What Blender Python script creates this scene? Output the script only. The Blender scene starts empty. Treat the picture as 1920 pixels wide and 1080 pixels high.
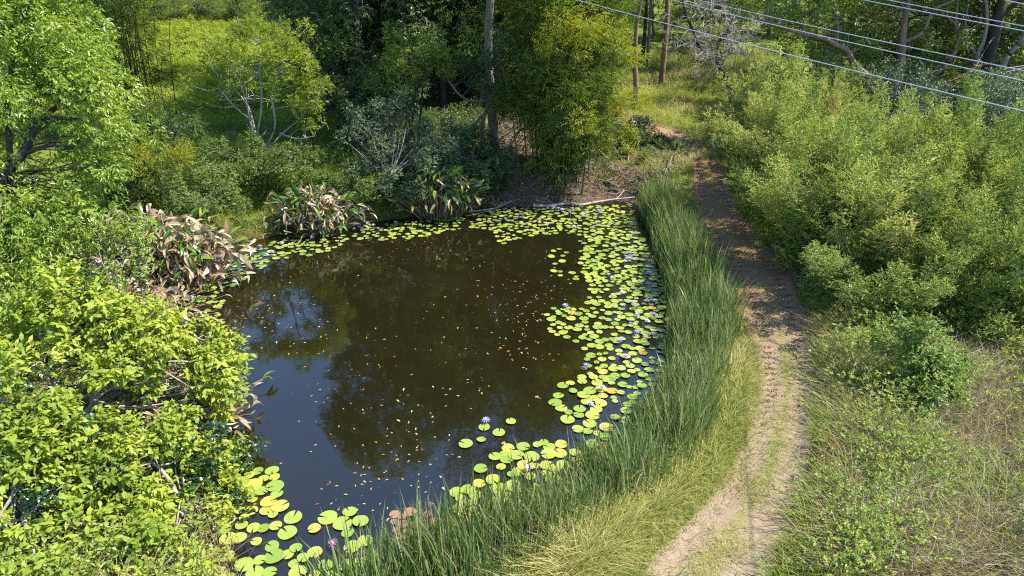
import bpy, math
import numpy as np
from mathutils import Vector

# ------------------------------------------------------------------ camera, sky, sun, exposure
S = bpy.context.scene
COL = S.collection
rad = math.radians
CAM_H, PITCH, FPX = 9.0, rad(25.0), 1321.0
cd = bpy.data.cameras.new('camera'); cam = bpy.data.objects.new('camera', cd); COL.objects.link(cam)
cam.location = (0, 0, CAM_H); cam.rotation_euler = (rad(90) - PITCH, 0, 0)
cd.sensor_width = 36; cd.lens = FPX / 1920 * 36; cd.clip_end = 3000; cd.clip_start = .1
S.camera = cam
SUN_EL, SUN_AZ = rad(53), rad(89)          # azimuth measured from +Y (view direction) towards +X
sdir = Vector((math.sin(SUN_AZ) * math.cos(SUN_EL), math.cos(SUN_AZ) * math.cos(SUN_EL), math.sin(SUN_EL)))
W = bpy.data.worlds.new('World'); S.world = W; W.use_nodes = True
nt = W.node_tree; bg = nt.nodes['Background']
sky = nt.nodes.new('ShaderNodeTexSky'); sky.sky_type = 'NISHITA'; sky.sun_disc = False
sky.sun_elevation = SUN_EL; sky.sun_rotation = SUN_AZ; sky.air_density = 1.0; sky.dust_density = .0; sky.ozone_density = 6.0
nt.links.new(sky.outputs[0], bg.inputs[0]); bg.inputs[1].default_value = .15
ld = bpy.data.lights.new('sun', 'SUN'); ld.energy = 5.0; ld.angle = rad(.5); ld.color = (1, .95, .86)
sun = bpy.data.objects.new('sun', ld); COL.objects.link(sun); sun.location = (30, 20, 60)
sun.rotation_euler = sdir.to_track_quat('Z', 'Y').to_euler()
S.view_settings.view_transform = 'Standard'; S.view_settings.look = 'None'
S.view_settings.exposure = 1.25; S.view_settings.gamma = 1
S.render.engine = 'CYCLES'
S.cycles.max_bounces = 9; S.cycles.diffuse_bounces = 6; S.cycles.glossy_bounces = 3; S.cycles.transmission_bounces = 4
S.cycles.use_denoising = False; S.cycles.filter_width = 1.15

# ------------------------------------------------------------------ pixel rays to places in the world
cp, sp = math.cos(PITCH), math.sin(PITCH)
def ray(px, py):
    dx = (px - 960) / FPX; dy = (540 - py) / FPX
    return np.array([dx, cp + dy * sp, -sp + dy * cp])
def on_z(px, py, z=0.0):
    d = ray(px, py); t = (z - CAM_H) / d[2]
    return np.array([0, 0, CAM_H]) + t * d
def P(px, py, Y):
    d = ray(px, py); return np.array([0, 0, CAM_H]) + d * (Y / d[1])
def unit(v):
    return v / np.maximum(np.linalg.norm(v, axis=-1, keepdims=True), 1e-9)
def smooth(a, b, x):
    t = np.clip((x - a) / (b - a), 0, 1); return t * t * (3 - 2 * t)
def catmull(pts, n):
    p = np.asarray(pts, float); p = np.vstack([2 * p[0] - p[1], p, 2 * p[-1] - p[-2]])
    out = []
    for i in range(1, len(p) - 2):
        t = np.linspace(0, 1, n, endpoint=False)[:, None]
        a, b, c, d = p[i - 1:i + 3]
        out.append(.5 * (2 * b + (c - a) * t + (2 * a - 5 * b + 4 * c - d) * t ** 2 + (3 * b - a - 3 * c + d) * t ** 3))
    return np.vstack(out + [p[-2][None]])
def inside(poly, x, y):
    r = np.zeros(np.shape(x), bool); n = len(poly)
    for i in range(n):
        x1, y1 = poly[i][:2]; x2, y2 = poly[(i + 1) % n][:2]
        if y1 == y2: continue
        c = (y1 > y) != (y2 > y)
        r ^= c & (x < (x2 - x1) * (y - y1) / (y2 - y1) + x1)
    return r
def seg_dist(pts, x, y, closed=True):
    d = np.full(np.shape(x), 1e9); n = len(pts)
    for i in range(n if closed else n - 1):
        a = pts[i][:2]; b = pts[(i + 1) % n][:2]; ab = b - a
        t = np.clip(((x - a[0]) * ab[0] + (y - a[1]) * ab[1]) / max(ab @ ab, 1e-9), 0, 1)
        d = np.minimum(d, np.hypot(x - a[0] - t * ab[0], y - a[1] - t * ab[1]))
    return d

# ------------------------------------------------------------------ terrain shape
POND_PX = [(560, 1115), (430, 1060), (375, 960), (350, 850), (365, 700), (325, 610), (318, 560), (385, 505), (445, 462), (550, 438), (680, 420),
           (760, 410), (880, 394), (1000, 388), (1100, 382), (1185, 380), (1225, 440), (1255, 540), (1270, 640), (1255, 720), (1210, 800),
           (1130, 890), (1030, 955), (900, 1030), (760, 1100), (640, 1150)]
POND = catmull([on_z(*q)[:2] for q in POND_PX] + [on_z(*POND_PX[0])[:2]], 5)[:-1]
TRK_PX = [(1110, 1260, 1330), (1205, 1060, 1450), (1255, 1000, 1470), (1345, 900, 1515), (1400, 800, 1525), (1425, 700, 1532), (1400, 600, 1520),
          (1362, 500, 1475), (1325, 440, 1425), (1305, 400, 1392), (1300, 350, 1362), (1296, 325, 1342), (1293, 308, 1330)]
_tl = np.array([on_z(a, b, .8)[:2] for a, b, c in TRK_PX]); _tr = np.array([on_z(c, b, .8)[:2] for a, b, c in TRK_PX])
_far = np.array([[7.6, 33.5], [6.2, 36.5], [5.6, 40.0]])
TL = catmull(np.vstack([_tl, _far + [-.7, -.2]]), 10); TR = catmull(np.vstack([_tr, _far + [.8, .5]]), 10)
TC = (TL + TR) / 2
def wob(x, y):
    return (np.sin(x * .9 + y * .35 + 1) * np.sin(y * .8 - x * .3) * .07 + np.sin(x * 2.3 + 2 * np.sin(y * .7)) * np.sin(y * 2.1 + x) * .035
            + np.sin(x * .23 + 2) * np.sin(y * .19) * .22)
def hgt(x, y):
    x = np.asarray(x, float); y = np.asarray(y, float)
    d = seg_dist(POND, x, y); ins = inside(POND, x, y); d = np.where(ins, -d, d)
    far = smooth(24, 30, y)
    h = (.62 + .5 * far) * smooth(0, 1.7 - .5 * far, d) + .15 * smooth(1.5, 6, d)
    h = np.where(d < 0, np.maximum(-.9, d * .6) - .02, h)
    out = smooth(.5, 3, d)
    h = h + out * wob(x, y) * (.35 + .65 * smooth(1, 3, seg_dist(TC, x, y, False)))
    yy = np.maximum(y - 36, 0)
    h = h + .085 * yy ** 2 / (yy + 4) + .2 * np.maximum(y - 68, 0) * smooth(68, 80, y) * (1 - .9 * smooth(150, 320, y))
    h = h + .1 * np.maximum(-x - 24, 0) * (1 - .8 * smooth(100, 260, -x)) + .05 * np.maximum(x - 34, 0) * (1 - .8 * smooth(120, 300, x))
    return h
def G(px, py):
    z = .8
    for _ in range(25):
        p = on_z(px, py, min(z, CAM_H - .3)) if ray(px, py)[2] < 0 else P(px, py, 90)
        z = .6 * z + .4 * float(hgt(p[0], p[1]))
    return np.array([p[0], p[1], float(hgt(p[0], p[1]))])
def ground(p):
    return np.array([p[0], p[1], float(hgt(p[0], p[1]))])

# ------------------------------------------------------------------ mesh builder
class MB:
    def __init__(s): s.V = []; s.F = []; s.T = []; s.n = 0
    def add(s, v, f, t=0.5):
        v = np.asarray(v, np.float32).reshape(-1, 3); f = np.asarray(f, np.int32).reshape(-1, 3)
        s.V.append(v); s.F.append(f + s.n); s.n += len(v)
        s.T.append(np.broadcast_to(np.asarray(t, np.float32), (len(f),)).copy())
    def mesh(s, name, mat, origin=(0, 0, 0), smooth=False):
        V = np.vstack(s.V) - np.asarray(origin, np.float32); F = np.vstack(s.F); T = np.concatenate(s.T)
        me = bpy.data.meshes.new(name)
        me.vertices.add(len(V)); me.vertices.foreach_set('co', V.ravel())
        me.loops.add(F.size); me.loops.foreach_set('vertex_index', F.ravel())
        me.polygons.add(len(F)); me.polygons.foreach_set('loop_start', np.arange(0, F.size, 3, dtype=np.int32))
        me.polygons.foreach_set('use_smooth', np.full(len(F), smooth))
        a = me.attributes.new('tint', 'FLOAT', 'FACE'); a.data.foreach_set('value', T)
        me.materials.append(mat); me.update(calc_edges=True)
        return me
    def build(s, name, mat, parent=None, origin=(0, 0, 0), smooth=False):
        o = bpy.data.objects.new(name, s.mesh(name, mat, origin, smooth)); COL.objects.link(o)
        if parent is not None: o.parent = parent
        else: o.location = origin
        return o
def tag(o, label=None, cat=None, group=None, kind=None):
    for k, v in (('label', label), ('category', cat), ('group', group), ('kind', kind)):
        if v: o[k] = v
    return o
def thing(name, loc, label, cat, group=None):
    o = bpy.data.objects.new(name, None); COL.objects.link(o); o.location = [float(q) for q in loc]
    o.empty_display_size = .3
    return tag(o, label, cat, group)
def dup(root, loc, rz=0, sc=1.0, label=None, group=None):
    r = root.copy(); COL.objects.link(r); r.location = [float(q) for q in loc]; r.rotation_euler = (0, 0, rz)
    r.scale = sc if isinstance(sc, tuple) else (sc, sc, sc)
    if label: r['label'] = label
    if group: r['group'] = group
    for ch in list(root.children):
        c = ch.copy(); COL.objects.link(c); c.parent = r
    return r

# ------------------------------------------------------------------ materials
def newmat(name):
    m = bpy.data.materials.new(name); m.use_nodes = True
    t = m.node_tree; b = t.nodes['Principled BSDF']; return m, t, b
def ramp(t, stops, fac):
    r = t.nodes.new('ShaderNodeValToRGB'); e = r.color_ramp.elements
    while len(e) > 1: e.remove(e[-1])
    e[0].position = stops[0][0]; e[0].color = (*stops[0][1], 1)
    for p, c in stops[1:]:
        q = e.new(p); q.color = (*c, 1)
    t.links.new(fac, r.inputs[0]); return r.outputs[0]
def tint_node(t, obj_random=0.0):
    a = t.nodes.new('ShaderNodeAttribute'); a.attribute_name = 'tint'
    if not obj_random: return a.outputs['Fac']
    i = t.nodes.new('ShaderNodeObjectInfo'); m = t.nodes.new('ShaderNodeMath'); m.operation = 'MULTIPLY_ADD'
    t.links.new(i.outputs['Random'], m.inputs[0]); m.inputs[1].default_value = obj_random
    s = t.nodes.new('ShaderNodeMath'); s.operation = 'SUBTRACT'; t.links.new(a.outputs['Fac'], s.inputs[0]); s.inputs[1].default_value = obj_random / 2
    t.links.new(s.outputs[0], m.inputs[2]); m.use_clamp = True
    return m.outputs[0]
def leaf_mat(name, stops, trans=.35, rough=.5, spec=.35, objr=.15):
    m, t, b = newmat(name)
    c = ramp(t, stops, tint_node(t, objr))
    t.links.new(c, b.inputs['Base Color']); b.inputs['Roughness'].default_value = rough; b.inputs['Specular IOR Level'].default_value = spec
    if trans:
        tr = t.nodes.new('ShaderNodeBsdfTranslucent'); mx = t.nodes.new('ShaderNodeMixShader'); mx.inputs[0].default_value = trans
        hs = t.nodes.new('ShaderNodeHueSaturation'); hs.inputs['Value'].default_value = 1.25; hs.inputs['Saturation'].default_value = 1.1; hs.inputs['Hue'].default_value = .49
        t.links.new(c, hs.inputs['Color']); t.links.new(hs.outputs[0], tr.inputs[0])
        t.links.new(b.outputs[0], mx.inputs[1]); t.links.new(tr.outputs[0], mx.inputs[2])
        t.links.new(mx.outputs[0], t.nodes['Material Output'].inputs[0])
    return m
def noise(t, scale, detail=6, rough=.6, vec=None, dist=0):
    n = t.nodes.new('ShaderNodeTexNoise'); n.inputs['Scale'].default_value = scale; n.inputs['Detail'].default_value = detail
    n.inputs['Roughness'].default_value = rough; n.inputs['Distortion'].default_value = dist
    if vec is None:
        g = t.nodes.new('ShaderNodeNewGeometry'); vec = g.outputs['Position']
    t.links.new(vec, n.inputs['Vector']); return n.outputs['Fac']
def bark_mat(name, c0, c1, scale=6):
    m, t, b = newmat(name)
    tc = t.nodes.new('ShaderNodeTexCoord'); mp = t.nodes.new('ShaderNodeMapping'); mp.inputs['Scale'].default_value = (1, 1, .22)
    t.links.new(tc.outputs['Object'], mp.inputs[0])
    f = noise(t, scale, 7, .7, mp.outputs[0], .6)
    t.links.new(ramp(t, [(.3, c0), (.68, c1)], f), b.inputs['Base Color']); b.inputs['Roughness'].default_value = .85
    bp = t.nodes.new('ShaderNodeBump'); bp.inputs['Strength'].default_value = .6; bp.inputs['Distance'].default_value = .04
    t.links.new(f, bp.inputs['Height']); t.links.new(bp.outputs[0], b.inputs['Normal'])
    return m
def mixrgb(t, fac, a, b):
    m = t.nodes.new('ShaderNodeMix'); m.data_type = 'RGBA'
    for s, v in ((m.inputs[0], fac), (m.inputs[6], a), (m.inputs[7], b)):
        if hasattr(v, 'is_linked') or hasattr(v, 'links'): t.links.new(v, s)
        else: s.default_value = v if isinstance(v, float) else (*v, 1)
    return m.outputs[2]
def mth(t, op, a, b=None, clamp=False):
    m = t.nodes.new('ShaderNodeMath'); m.operation = op; m.use_clamp = clamp
    for i, v in enumerate((a, b)):
        if v is None: continue
        if isinstance(v, (int, float)): m.inputs[i].default_value = v
        else: t.links.new(v, m.inputs[i])
    return m.outputs[0]

M = {}
M['lime_drooping'] = leaf_mat('lime_drooping_leaf', [(0, (.10, .17, .025)), (.4, (.20, .29, .035)), (.75, (.29, .37, .05)), (1, (.40, .44, .10))], .38, .38, .5)
M['lime_broad'] = leaf_mat('lime_broad_leaf', [(0, (.12, .175, .02)), (.35, (.225, .30, .032)), (.75, (.36, .41, .045)), (.95, (.46, .46, .09)), (1, (.36, .24, .09))], .4, .55, .3)
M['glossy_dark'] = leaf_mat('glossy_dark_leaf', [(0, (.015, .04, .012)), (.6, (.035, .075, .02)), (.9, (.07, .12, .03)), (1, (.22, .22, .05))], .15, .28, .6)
M['wattle'] = leaf_mat('thicket_leaf', [(0, (.085, .135, .028)), (.3, (.22, .29, .055)), (.7, (.37, .41, .10)), (.94, (.48, .46, .17)), (1, (.42, .22, .09))], .42, .5, .35, .45)
M['wattle_deep'] = leaf_mat('thicket_leaf_deep', [(0, (.08, .125, .028)), (.35, (.20, .265, .055)), (.75, (.34, .38, .095)), (.95, (.45, .43, .16)), (1, (.42, .24, .1))], .42, .45, .4, .4)
M['bamboo_leaf'] = leaf_mat('bamboo_leaf', [(0, (.04, .08, .014)), (.5, (.11, .17, .022)), (.8, (.20, .24, .03)), (1, (.34, .3, .035))], .38, .5, .35)
M['bamboo_gold'] = leaf_mat('golden_bamboo_leaf', [(0, (.14, .2, .02)), (.5, (.27, .30, .03)), (1, (.44, .40, .045))], .42, .5, .35)
M['forest_leaf'] = leaf_mat('forest_leaf', [(0, (.045, .075, .025)), (.6, (.11, .165, .048)), (1, (.22, .27, .085))], .4, .42, .45)
M['grey_leaf'] = leaf_mat('grey_green_leaf', [(0, (.04, .07, .03)), (.6, (.085, .13, .05)), (1, (.17, .21, .10))], .25, .42, .5)
M['fresh_leaf'] = leaf_mat('fresh_green_leaf', [(0, (.09, .14, .025)), (.6, (.19, .26, .045)), (1, (.32, .38, .09))], .38, .45, .4)
M['light_tree'] = leaf_mat('yellow_green_leaf', [(0, (.11, .17, .02)), (.5, (.22, .29, .03)), (.85, (.32, .36, .04)), (1, (.40, .36, .07))], .42, .5, .35)
M['bush_leaf'] = leaf_mat('bush_leaf', [(0, (.06, .10, .02)), (.5, (.13, .19, .035)), (.9, (.22, .26, .06)), (1, (.3, .24, .09))], .35, .5, .35)
M['reed'] = leaf_mat('reed_blade', [(0, (.065, .11, .03)), (.4, (.125, .19, .05)), (.72, (.21, .28, .08)), (.86, (.31, .34, .13)), (1, (.42, .34, .2))], .34, .38, .5, 0)
M['tall_grass'] = leaf_mat('tall_grass_blade', [(0, (.12, .18, .035)), (.35, (.23, .28, .055)), (.65, (.37, .37, .095)), (.82, (.47, .42, .15)), (1, (.56, .48, .27))], .4, .5, .3, 0)
M['weed_leaf'] = leaf_mat('weed_leaf', [(0, (.09, .145, .028)), (.35, (.19, .27, .045)), (.7, (.33, .39, .08)), (.93, (.45, .45, .15)), (1, (.44, .27, .13))], .4, .5, .35, 0)
M['slope_leaf'] = leaf_mat('slope_leaf', [(0, (.14, .22, .025)), (.5, (.31, .37, .045)), (.85, (.43, .45, .07)), (1, (.46, .38, .14))], .42, .5, .3, 0)
M['dry_grass'] = leaf_mat('dry_grass_blade', [(0, (.14, .085, .05)), (.4, (.25, .175, .105)), (.8, (.38, .29, .17)), (1, (.46, .39, .24))], .25, .7, .2, 0)
M['green_grass'] = leaf_mat('green_grass_blade', [(0, (.09, .16, .02)), (.5, (.21, .29, .035)), (.85, (.33, .37, .06)), (1, (.42, .36, .14))], .38, .5, .3, 0)
M['canna_green'] = leaf_mat('broad_green_blade', [(0, (.03, .10, .015)), (.5, (.09, .19, .025)), (.8, (.22, .28, .04)), (1, (.36, .30, .05))], .28, .32, .5)
M['canna_dry'] = leaf_mat('withered_blade', [(0, (.15, .09, .05)), (.3, (.29, .205, .125)), (.6, (.44, .36, .235)), (1, (.58, .50, .36))], .25, .55, .35)
M['litter'] = leaf_mat('fallen_leaf', [(0, (.06, .035, .022)), (.4, (.15, .09, .055)), (.8, (.26, .18, .12)), (1, (.40, .32, .24))], .1, .6, .3, 0)
M['rust'] = leaf_mat('rusty_frond', [(0, (.16, .07, .03)), (.5, (.32, .16, .07)), (1, (.45, .28, .14))], .2, .6, .3, 0)
M['floating_leaf'] = leaf_mat('floating_leaf', [(0, (.28, .08, .025)), (.25, (.40, .18, .04)), (.55, (.42, .29, .12)), (1, (.48, .40, .24))], .1, .5, .4, 1.0)
M['bark_grey'] = bark_mat('grey_bark', (.10, .085, .07), (.27, .235, .20))
M['bark_dark'] = bark_mat('dark_bark', (.02, .016, .013), (.075, .06, .048))
M['bark_red'] = bark_mat('reddish_bark', (.10, .055, .04), (.27, .165, .12))
M['bark_pale'] = bark_mat('pale_bark', (.20, .17, .135), (.42, .37, .31))
M['deadwood'] = bark_mat('weathered_wood', (.24, .20, .16), (.46, .41, .35), 9)
M['twig'] = bark_mat('dry_twig', (.22, .18, .15), (.42, .38, .34), 9)
M['culm'] = bark_mat('bamboo_culm', (.025, .038, .012), (.08, .10, .03), 3)
def pad_mat():
    m, t, b = newmat('lily_pad')
    f = tint_node(t, .9)
    c = ramp(t, [(0, (.15, .23, .035)), (.3, (.22, .29, .045)), (.78, (.32, .345, .055)), (.88, (.38, .33, .06)), (.96, (.40, .22, .04)), (1, (.24, .10, .05))], f)
    tc = t.nodes.new('ShaderNodeTexCoord'); n = noise(t, 14, 4, .6, tc.outputs['Object'])
    c2 = mixrgb(t, mth(t, 'MULTIPLY', mth(t, 'SUBTRACT', n, .52, True), 3.0, True), c, (.32, .33, .05))
    t.links.new(c2, b.inputs['Base Color']); b.inputs['Roughness'].default_value = .33; b.inputs['Specular IOR Level'].default_value = .5
    return m
M['pad'] = pad_mat()
M['pad_red'] = leaf_mat('reddish_lily_pad', [(0, (.13, .055, .05)), (.6, (.24, .12, .09)), (1, (.30, .21, .10))], .05, .35, .5, .6)
def plain(name, col, rough=.5, metal=0.0):
    m, t, b = newmat(name); b.inputs['Base Color'].default_value = (*col, 1); b.inputs['Roughness'].default_value = rough; b.inputs['Metallic'].default_value = metal
    return m
M['petal'] = leaf_mat('violet_petal', [(0, (.26, .21, .62)), (.6, (.44, .38, .74)), (1, (.70, .66, .85))], .25, .5, .3, .9)
M['petal_pink'] = leaf_mat('magenta_petal', [(0, (.45, .05, .40)), (1, (.62, .20, .55))], .25, .5, .3, .5)
M['stamen'] = plain('yellow_stamen', (.75, .52, .06))
def wire_mat():
    m, t, b = newmat('power_line'); b.inputs['Metallic'].default_value = .55; b.inputs['Roughness'].default_value = .42
    n = noise(t, 40, 2); t.links.new(ramp(t, [(.3, (.45, .45, .48)), (.7, (.62, .62, .66))], n), b.inputs['Base Color']); return m
M['wire'] = wire_mat()
def water_mat():
    m, t, b = newmat('pond_water')
    n = noise(t, .35, 4); c = ramp(t, [(.3, (.0088, .0072, .0025)), (.7, (.012, .0098, .0034))], n)
    t.links.new(c, b.inputs['Base Color']); b.inputs['Roughness'].default_value = .018; b.inputs['IOR'].default_value = 1.85; b.inputs['Specular IOR Level'].default_value = .5
    bp = t.nodes.new('ShaderNodeBump'); bp.inputs['Strength'].default_value = .035; bp.inputs['Distance'].default_value = .05
    t.links.new(noise(t, 3.2, 3, .5), bp.inputs['Height']); t.links.new(bp.outputs[0], b.inputs['Normal']); return m
M['water'] = water_mat()
def ground_mat():
    m, t, b = newmat('ground')
    a = t.nodes.new('ShaderNodeAttribute'); a.attribute_name = 'bare'
    n1 = noise(t, .8, 8, .65); n2 = noise(t, 9, 6, .7); n3 = noise(t, 45, 3, .6)
    soil = ramp(t, [(.3, (.06, .036, .024)), (.5, (.13, .085, .058)), (.72, (.25, .185, .125))], mth(t, 'ADD', mth(t, 'MULTIPLY', n2, .5), mth(t, 'MULTIPLY', n3, .5)))
    grass = ramp(t, [(.3, (.06, .09, .015)), (.5, (.14, .19, .025)), (.68, (.24, .25, .06))], mth(t, 'ADD', mth(t, 'MULTIPLY', n1, .5), mth(t, 'MULTIPLY', n3, .5)))
    f = mth(t, 'ADD', a.outputs['Fac'], mth(t, 'MULTIPLY', mth(t, 'SUBTRACT', n1, .5), 1.3), True)
    t.links.new(mixrgb(t, f, grass, soil), b.inputs['Base Color']); b.inputs['Roughness'].default_value = .95; b.inputs['Specular IOR Level'].default_value = .1
    bp = t.nodes.new('ShaderNodeBump'); bp.inputs['Distance'].default_value = .08; bp.inputs['Strength'].default_value = .9
    t.links.new(mth(t, 'ADD', n2, mth(t, 'MULTIPLY', n3, .5)), bp.inputs['Height']); t.links.new(bp.outputs[0], b.inputs['Normal']); return m
M['ground'] = ground_mat()
def track_mat():
    m, t, b = newmat('dirt_track')
    uv = t.nodes.new('ShaderNodeAttribute'); uv.attribute_name = 'cross'
    lg = t.nodes.new('ShaderNodeAttribute'); lg.attribute_name = 'litter'
    n1 = noise(t, 1.1, 7, .65); n2 = noise(t, 7, 6, .7); n3 = noise(t, 38, 4, .65); n4 = noise(t, 90, 2, .5)
    fine = mth(t, 'ADD', mth(t, 'MULTIPLY', n2, .5), mth(t, 'MULTIPLY', n3, .5))
    soil = ramp(t, [(.32, (.16, .115, .07)), (.5, (.25, .19, .125)), (.7, (.34, .27, .185))], fine)
    lit = ramp(t, [(.36, (.14, .066, .038)), (.5, (.28, .155, .095)), (.62, (.41, .25, .165)), (.7, (.56, .41, .30))], mth(t, 'ADD', mth(t, 'MULTIPLY', n3, .5), mth(t, 'MULTIPLY', n4, .5)))
    base = mixrgb(t, mth(t, 'ADD', lg.outputs['Fac'], mth(t, 'MULTIPLY', mth(t, 'SUBTRACT', n1, .5), .8), True), soil, lit)
    gr = ramp(t, [(.35, (.09, .10, .03)), (.6, (.22, .21, .07))], n3)
    # grassy crown and edges, bare wheel ruts at |u| = .5
    e = mth(t, 'ABSOLUTE', mth(t, 'SUBTRACT', mth(t, 'ABSOLUTE', uv.outputs['Fac']), .52))
    f = mth(t, 'MULTIPLY', mth(t, 'SUBTRACT', mth(t, 'ADD', e, mth(t, 'MULTIPLY', n2, .9)), .72, True), 3.0, True)
    f = mth(t, 'MULTIPLY', f, mth(t, 'SUBTRACT', 1.0, mth(t, 'MULTIPLY', lg.outputs['Fac'], .6)))
    t.links.new(mixrgb(t, f, base, gr), b.inputs['Base Color']); b.inputs['Roughness'].default_value = .95; b.inputs['Specular IOR Level'].default_value = .1
    bp = t.nodes.new('ShaderNodeBump'); bp.inputs['Distance'].default_value = .03; bp.inputs['Strength'].default_value = .6
    t.links.new(mth(t, 'ADD', n2, mth(t, 'MULTIPLY', n3, .6)), bp.inputs['Height']); t.links.new(bp.outputs[0], b.inputs['Normal']); return m
M['track'] = track_mat()

# ------------------------------------------------------------------ setting: ground, water, track
def axis(lo, hi, fine0, fine1, step, grow=1.18):
    c = list(np.arange(fine0, fine1 + 1e-6, step)); s = step
    while c[-1] < hi: s *= grow; c.append(c[-1] + s)
    s = step
    while c[0] > lo: s *= grow; c.insert(0, c[0] - s)
    return np.array(c)
BARE_PX = [[(880, 400), (940, 300), (930, 225), (1010, 215), (1130, 300), (1230, 330), (1200, 385), (1000, 392)],
           [(1205, 300), (1190, 225), (1260, 240), (1300, 270), (1290, 300)],
           [(230, 540), (330, 490), (460, 440), (330, 620), (240, 640)], [(250, 700), (400, 690), (430, 860), (250, 850)]]
BARE = [[G(*q)[:2] for q in poly] for poly in BARE_PX]
def make_ground():
    xs = axis(-700, 700, -26, 32, .4); ys = axis(-300, 900, 2, 58, .4)
    X, Y = np.meshgrid(xs, ys); Z = hgt(X, Y)
    bare = np.zeros_like(X)
    for b in BARE:
        b = np.array(b); d = seg_dist(b, X, Y); ins = inside(b, X, Y)
        bare = np.maximum(bare, np.where(ins, 1., np.exp(-(d / .8) ** 2)))
    dp = seg_dist(POND, X, Y); bare = np.maximum(bare, np.exp(-(dp / .5) ** 2) * .8)
    bare = np.maximum(bare, .55 * smooth(29, 32, Y) * (1 - smooth(44, 50, Y)) * smooth(-9, -6, X) * (1 - smooth(3, 5, X)))
    nx, ny = len(xs), len(ys)
    i = np.arange(nx * ny).reshape(ny, nx)
    q = np.stack([i[:-1, :-1], i[:-1, 1:], i[1:, 1:], i[1:, :-1]], -1).reshape(-1, 4)
    mb = MB(); mb.add(np.stack([X, Y, Z], -1), np.vstack([q[:, [0, 1, 2]], q[:, [0, 2, 3]]]))
    o = mb.build('ground', M['ground'], smooth=True)
    a = o.data.attributes.new('bare', 'FLOAT', 'POINT'); a.data.foreach_set('value', bare.ravel().astype(np.float32))
    tag(o, kind='structure')
make_ground()
def make_water():
    mb = MB(); c = POND.mean(0); v = []
    out = [c + (p - c) * (1 + .6 / np.linalg.norm(p - c)) for p in POND]
    n = len(out); v = [(c[0], c[1], 0)] + [(p[0], p[1], 0) for p in out]
    mb.add(v, [(0, 1 + i, 1 + (i + 1) % n) for i in range(n)])
    tag(mb.build('pond_water', M['water']), kind='structure')
make_water()
def make_track():
    nu = 15; n = len(TC); u = np.linspace(-1, 1, nu)
    pts = TC[:, None] + (TR - TL)[:, None] / 2 * (u * 1.08)[None, :, None]
    X, Y = pts[..., 0], pts[..., 1]
    Z = hgt(X, Y) + .05 - .035 * np.exp(-((np.abs(u) - .52) / .22) ** 2)[None] - .12 * np.clip(np.abs(u) - .85, 0, 1)[None] * 4
    i = np.arange(n * nu).reshape(n, nu)
    q = np.stack([i[:-1, :-1], i[:-1, 1:], i[1:, 1:], i[1:, :-1]], -1).reshape(-1, 4)
    mb = MB(); mb.add(np.stack([X, Y, Z], -1), np.vstack([q[:, [0, 1, 2]], q[:, [0, 2, 3]]]))
    o = mb.build('dirt_track', M['track'], smooth=True)
    a = o.data.attributes.new('cross', 'FLOAT', 'POINT'); a.data.foreach_set('value', np.broadcast_to(u, (n, nu)).ravel().astype(np.float32))
    a = o.data.attributes.new('litter', 'FLOAT', 'POINT'); a.data.foreach_set('value', smooth(13.5, 17.5, Y).ravel().astype(np.float32))
    tag(o, kind='structure')
make_track()

# ------------------------------------------------------------------ plant helpers
def tube(mb, pts, r0, r1, sides=6, t=.5, power=1.0):
    p = np.asarray(pts, float); n = len(p)
    r = r0 + (r1 - r0) * np.linspace(0, 1, n) ** power
    d = unit(np.gradient(p, axis=0)); ref = np.where(np.abs(d[:, 2:]) > .9, [[1., 0, 0]], [[0, 0, 1.]])
    a = unit(np.cross(d, ref)); b = np.cross(d, a)
    an = np.arange(sides) * 2 * math.pi / sides
    v = p[:, None] + r[:, None, None] * (a[:, None] * np.cos(an)[None, :, None] + b[:, None] * np.sin(an)[None, :, None])
    i = np.arange(n * sides).reshape(n, sides); j = np.roll(i, -1, 1)
    f = np.concatenate([np.stack([i[:-1], j[:-1], j[1:]], -1).reshape(-1, 3), np.stack([i[:-1], j[1:], i[1:]], -1).reshape(-1, 3)])
    mb.add(v, f, t)
T4 = (np.array([(0, 0, 0), (.42, .5, .07), (1, 0, -.06), (.42, -.5, .07)], float), np.array([(0, 1, 2), (0, 2, 3)]))
T8 = (np.array([(0, 0, 0), (.5, 0, .05), (1, 0, -.14), (.2, .38, .06), (.6, .42, .05), (.2, -.38, .06), (.6, -.42, .05)], float),
      np.array([(0, 1, 3), (3, 1, 4), (4, 1, 2), (0, 5, 1), (5, 6, 1), (6, 2, 1)]))
def long_leaf(curve, twist=0, fold=.1, n=5):
    v = []; f = []
    for k in range(n + 1):
        s = k / n; a = curve * s; x = (math.sin(a) / curve if curve else s); z = ((math.cos(a) - 1) / curve if curve else 0)
        w = .5 * math.sin(math.pi * (s * .93 + .05)) ** .8; tw = twist * s
        v += [(x, -w * math.cos(tw), z + fold * w - w * math.sin(tw)), (x, 0, z), (x, w * math.cos(tw), z + fold * w + w * math.sin(tw))]
    for k in range(n):
        a = 3 * k
        for q in (0, 1): f += [(a + q, a + q + 1, a + q + 4), (a + q, a + q + 4, a + q + 3)]
    return np.array(v, float), np.array(f)
TLONG = [long_leaf(.5), long_leaf(1.3), long_leaf(2.2, .8, .25), long_leaf(1.7, -1.0, .3), long_leaf(.9, .4)]
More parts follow.
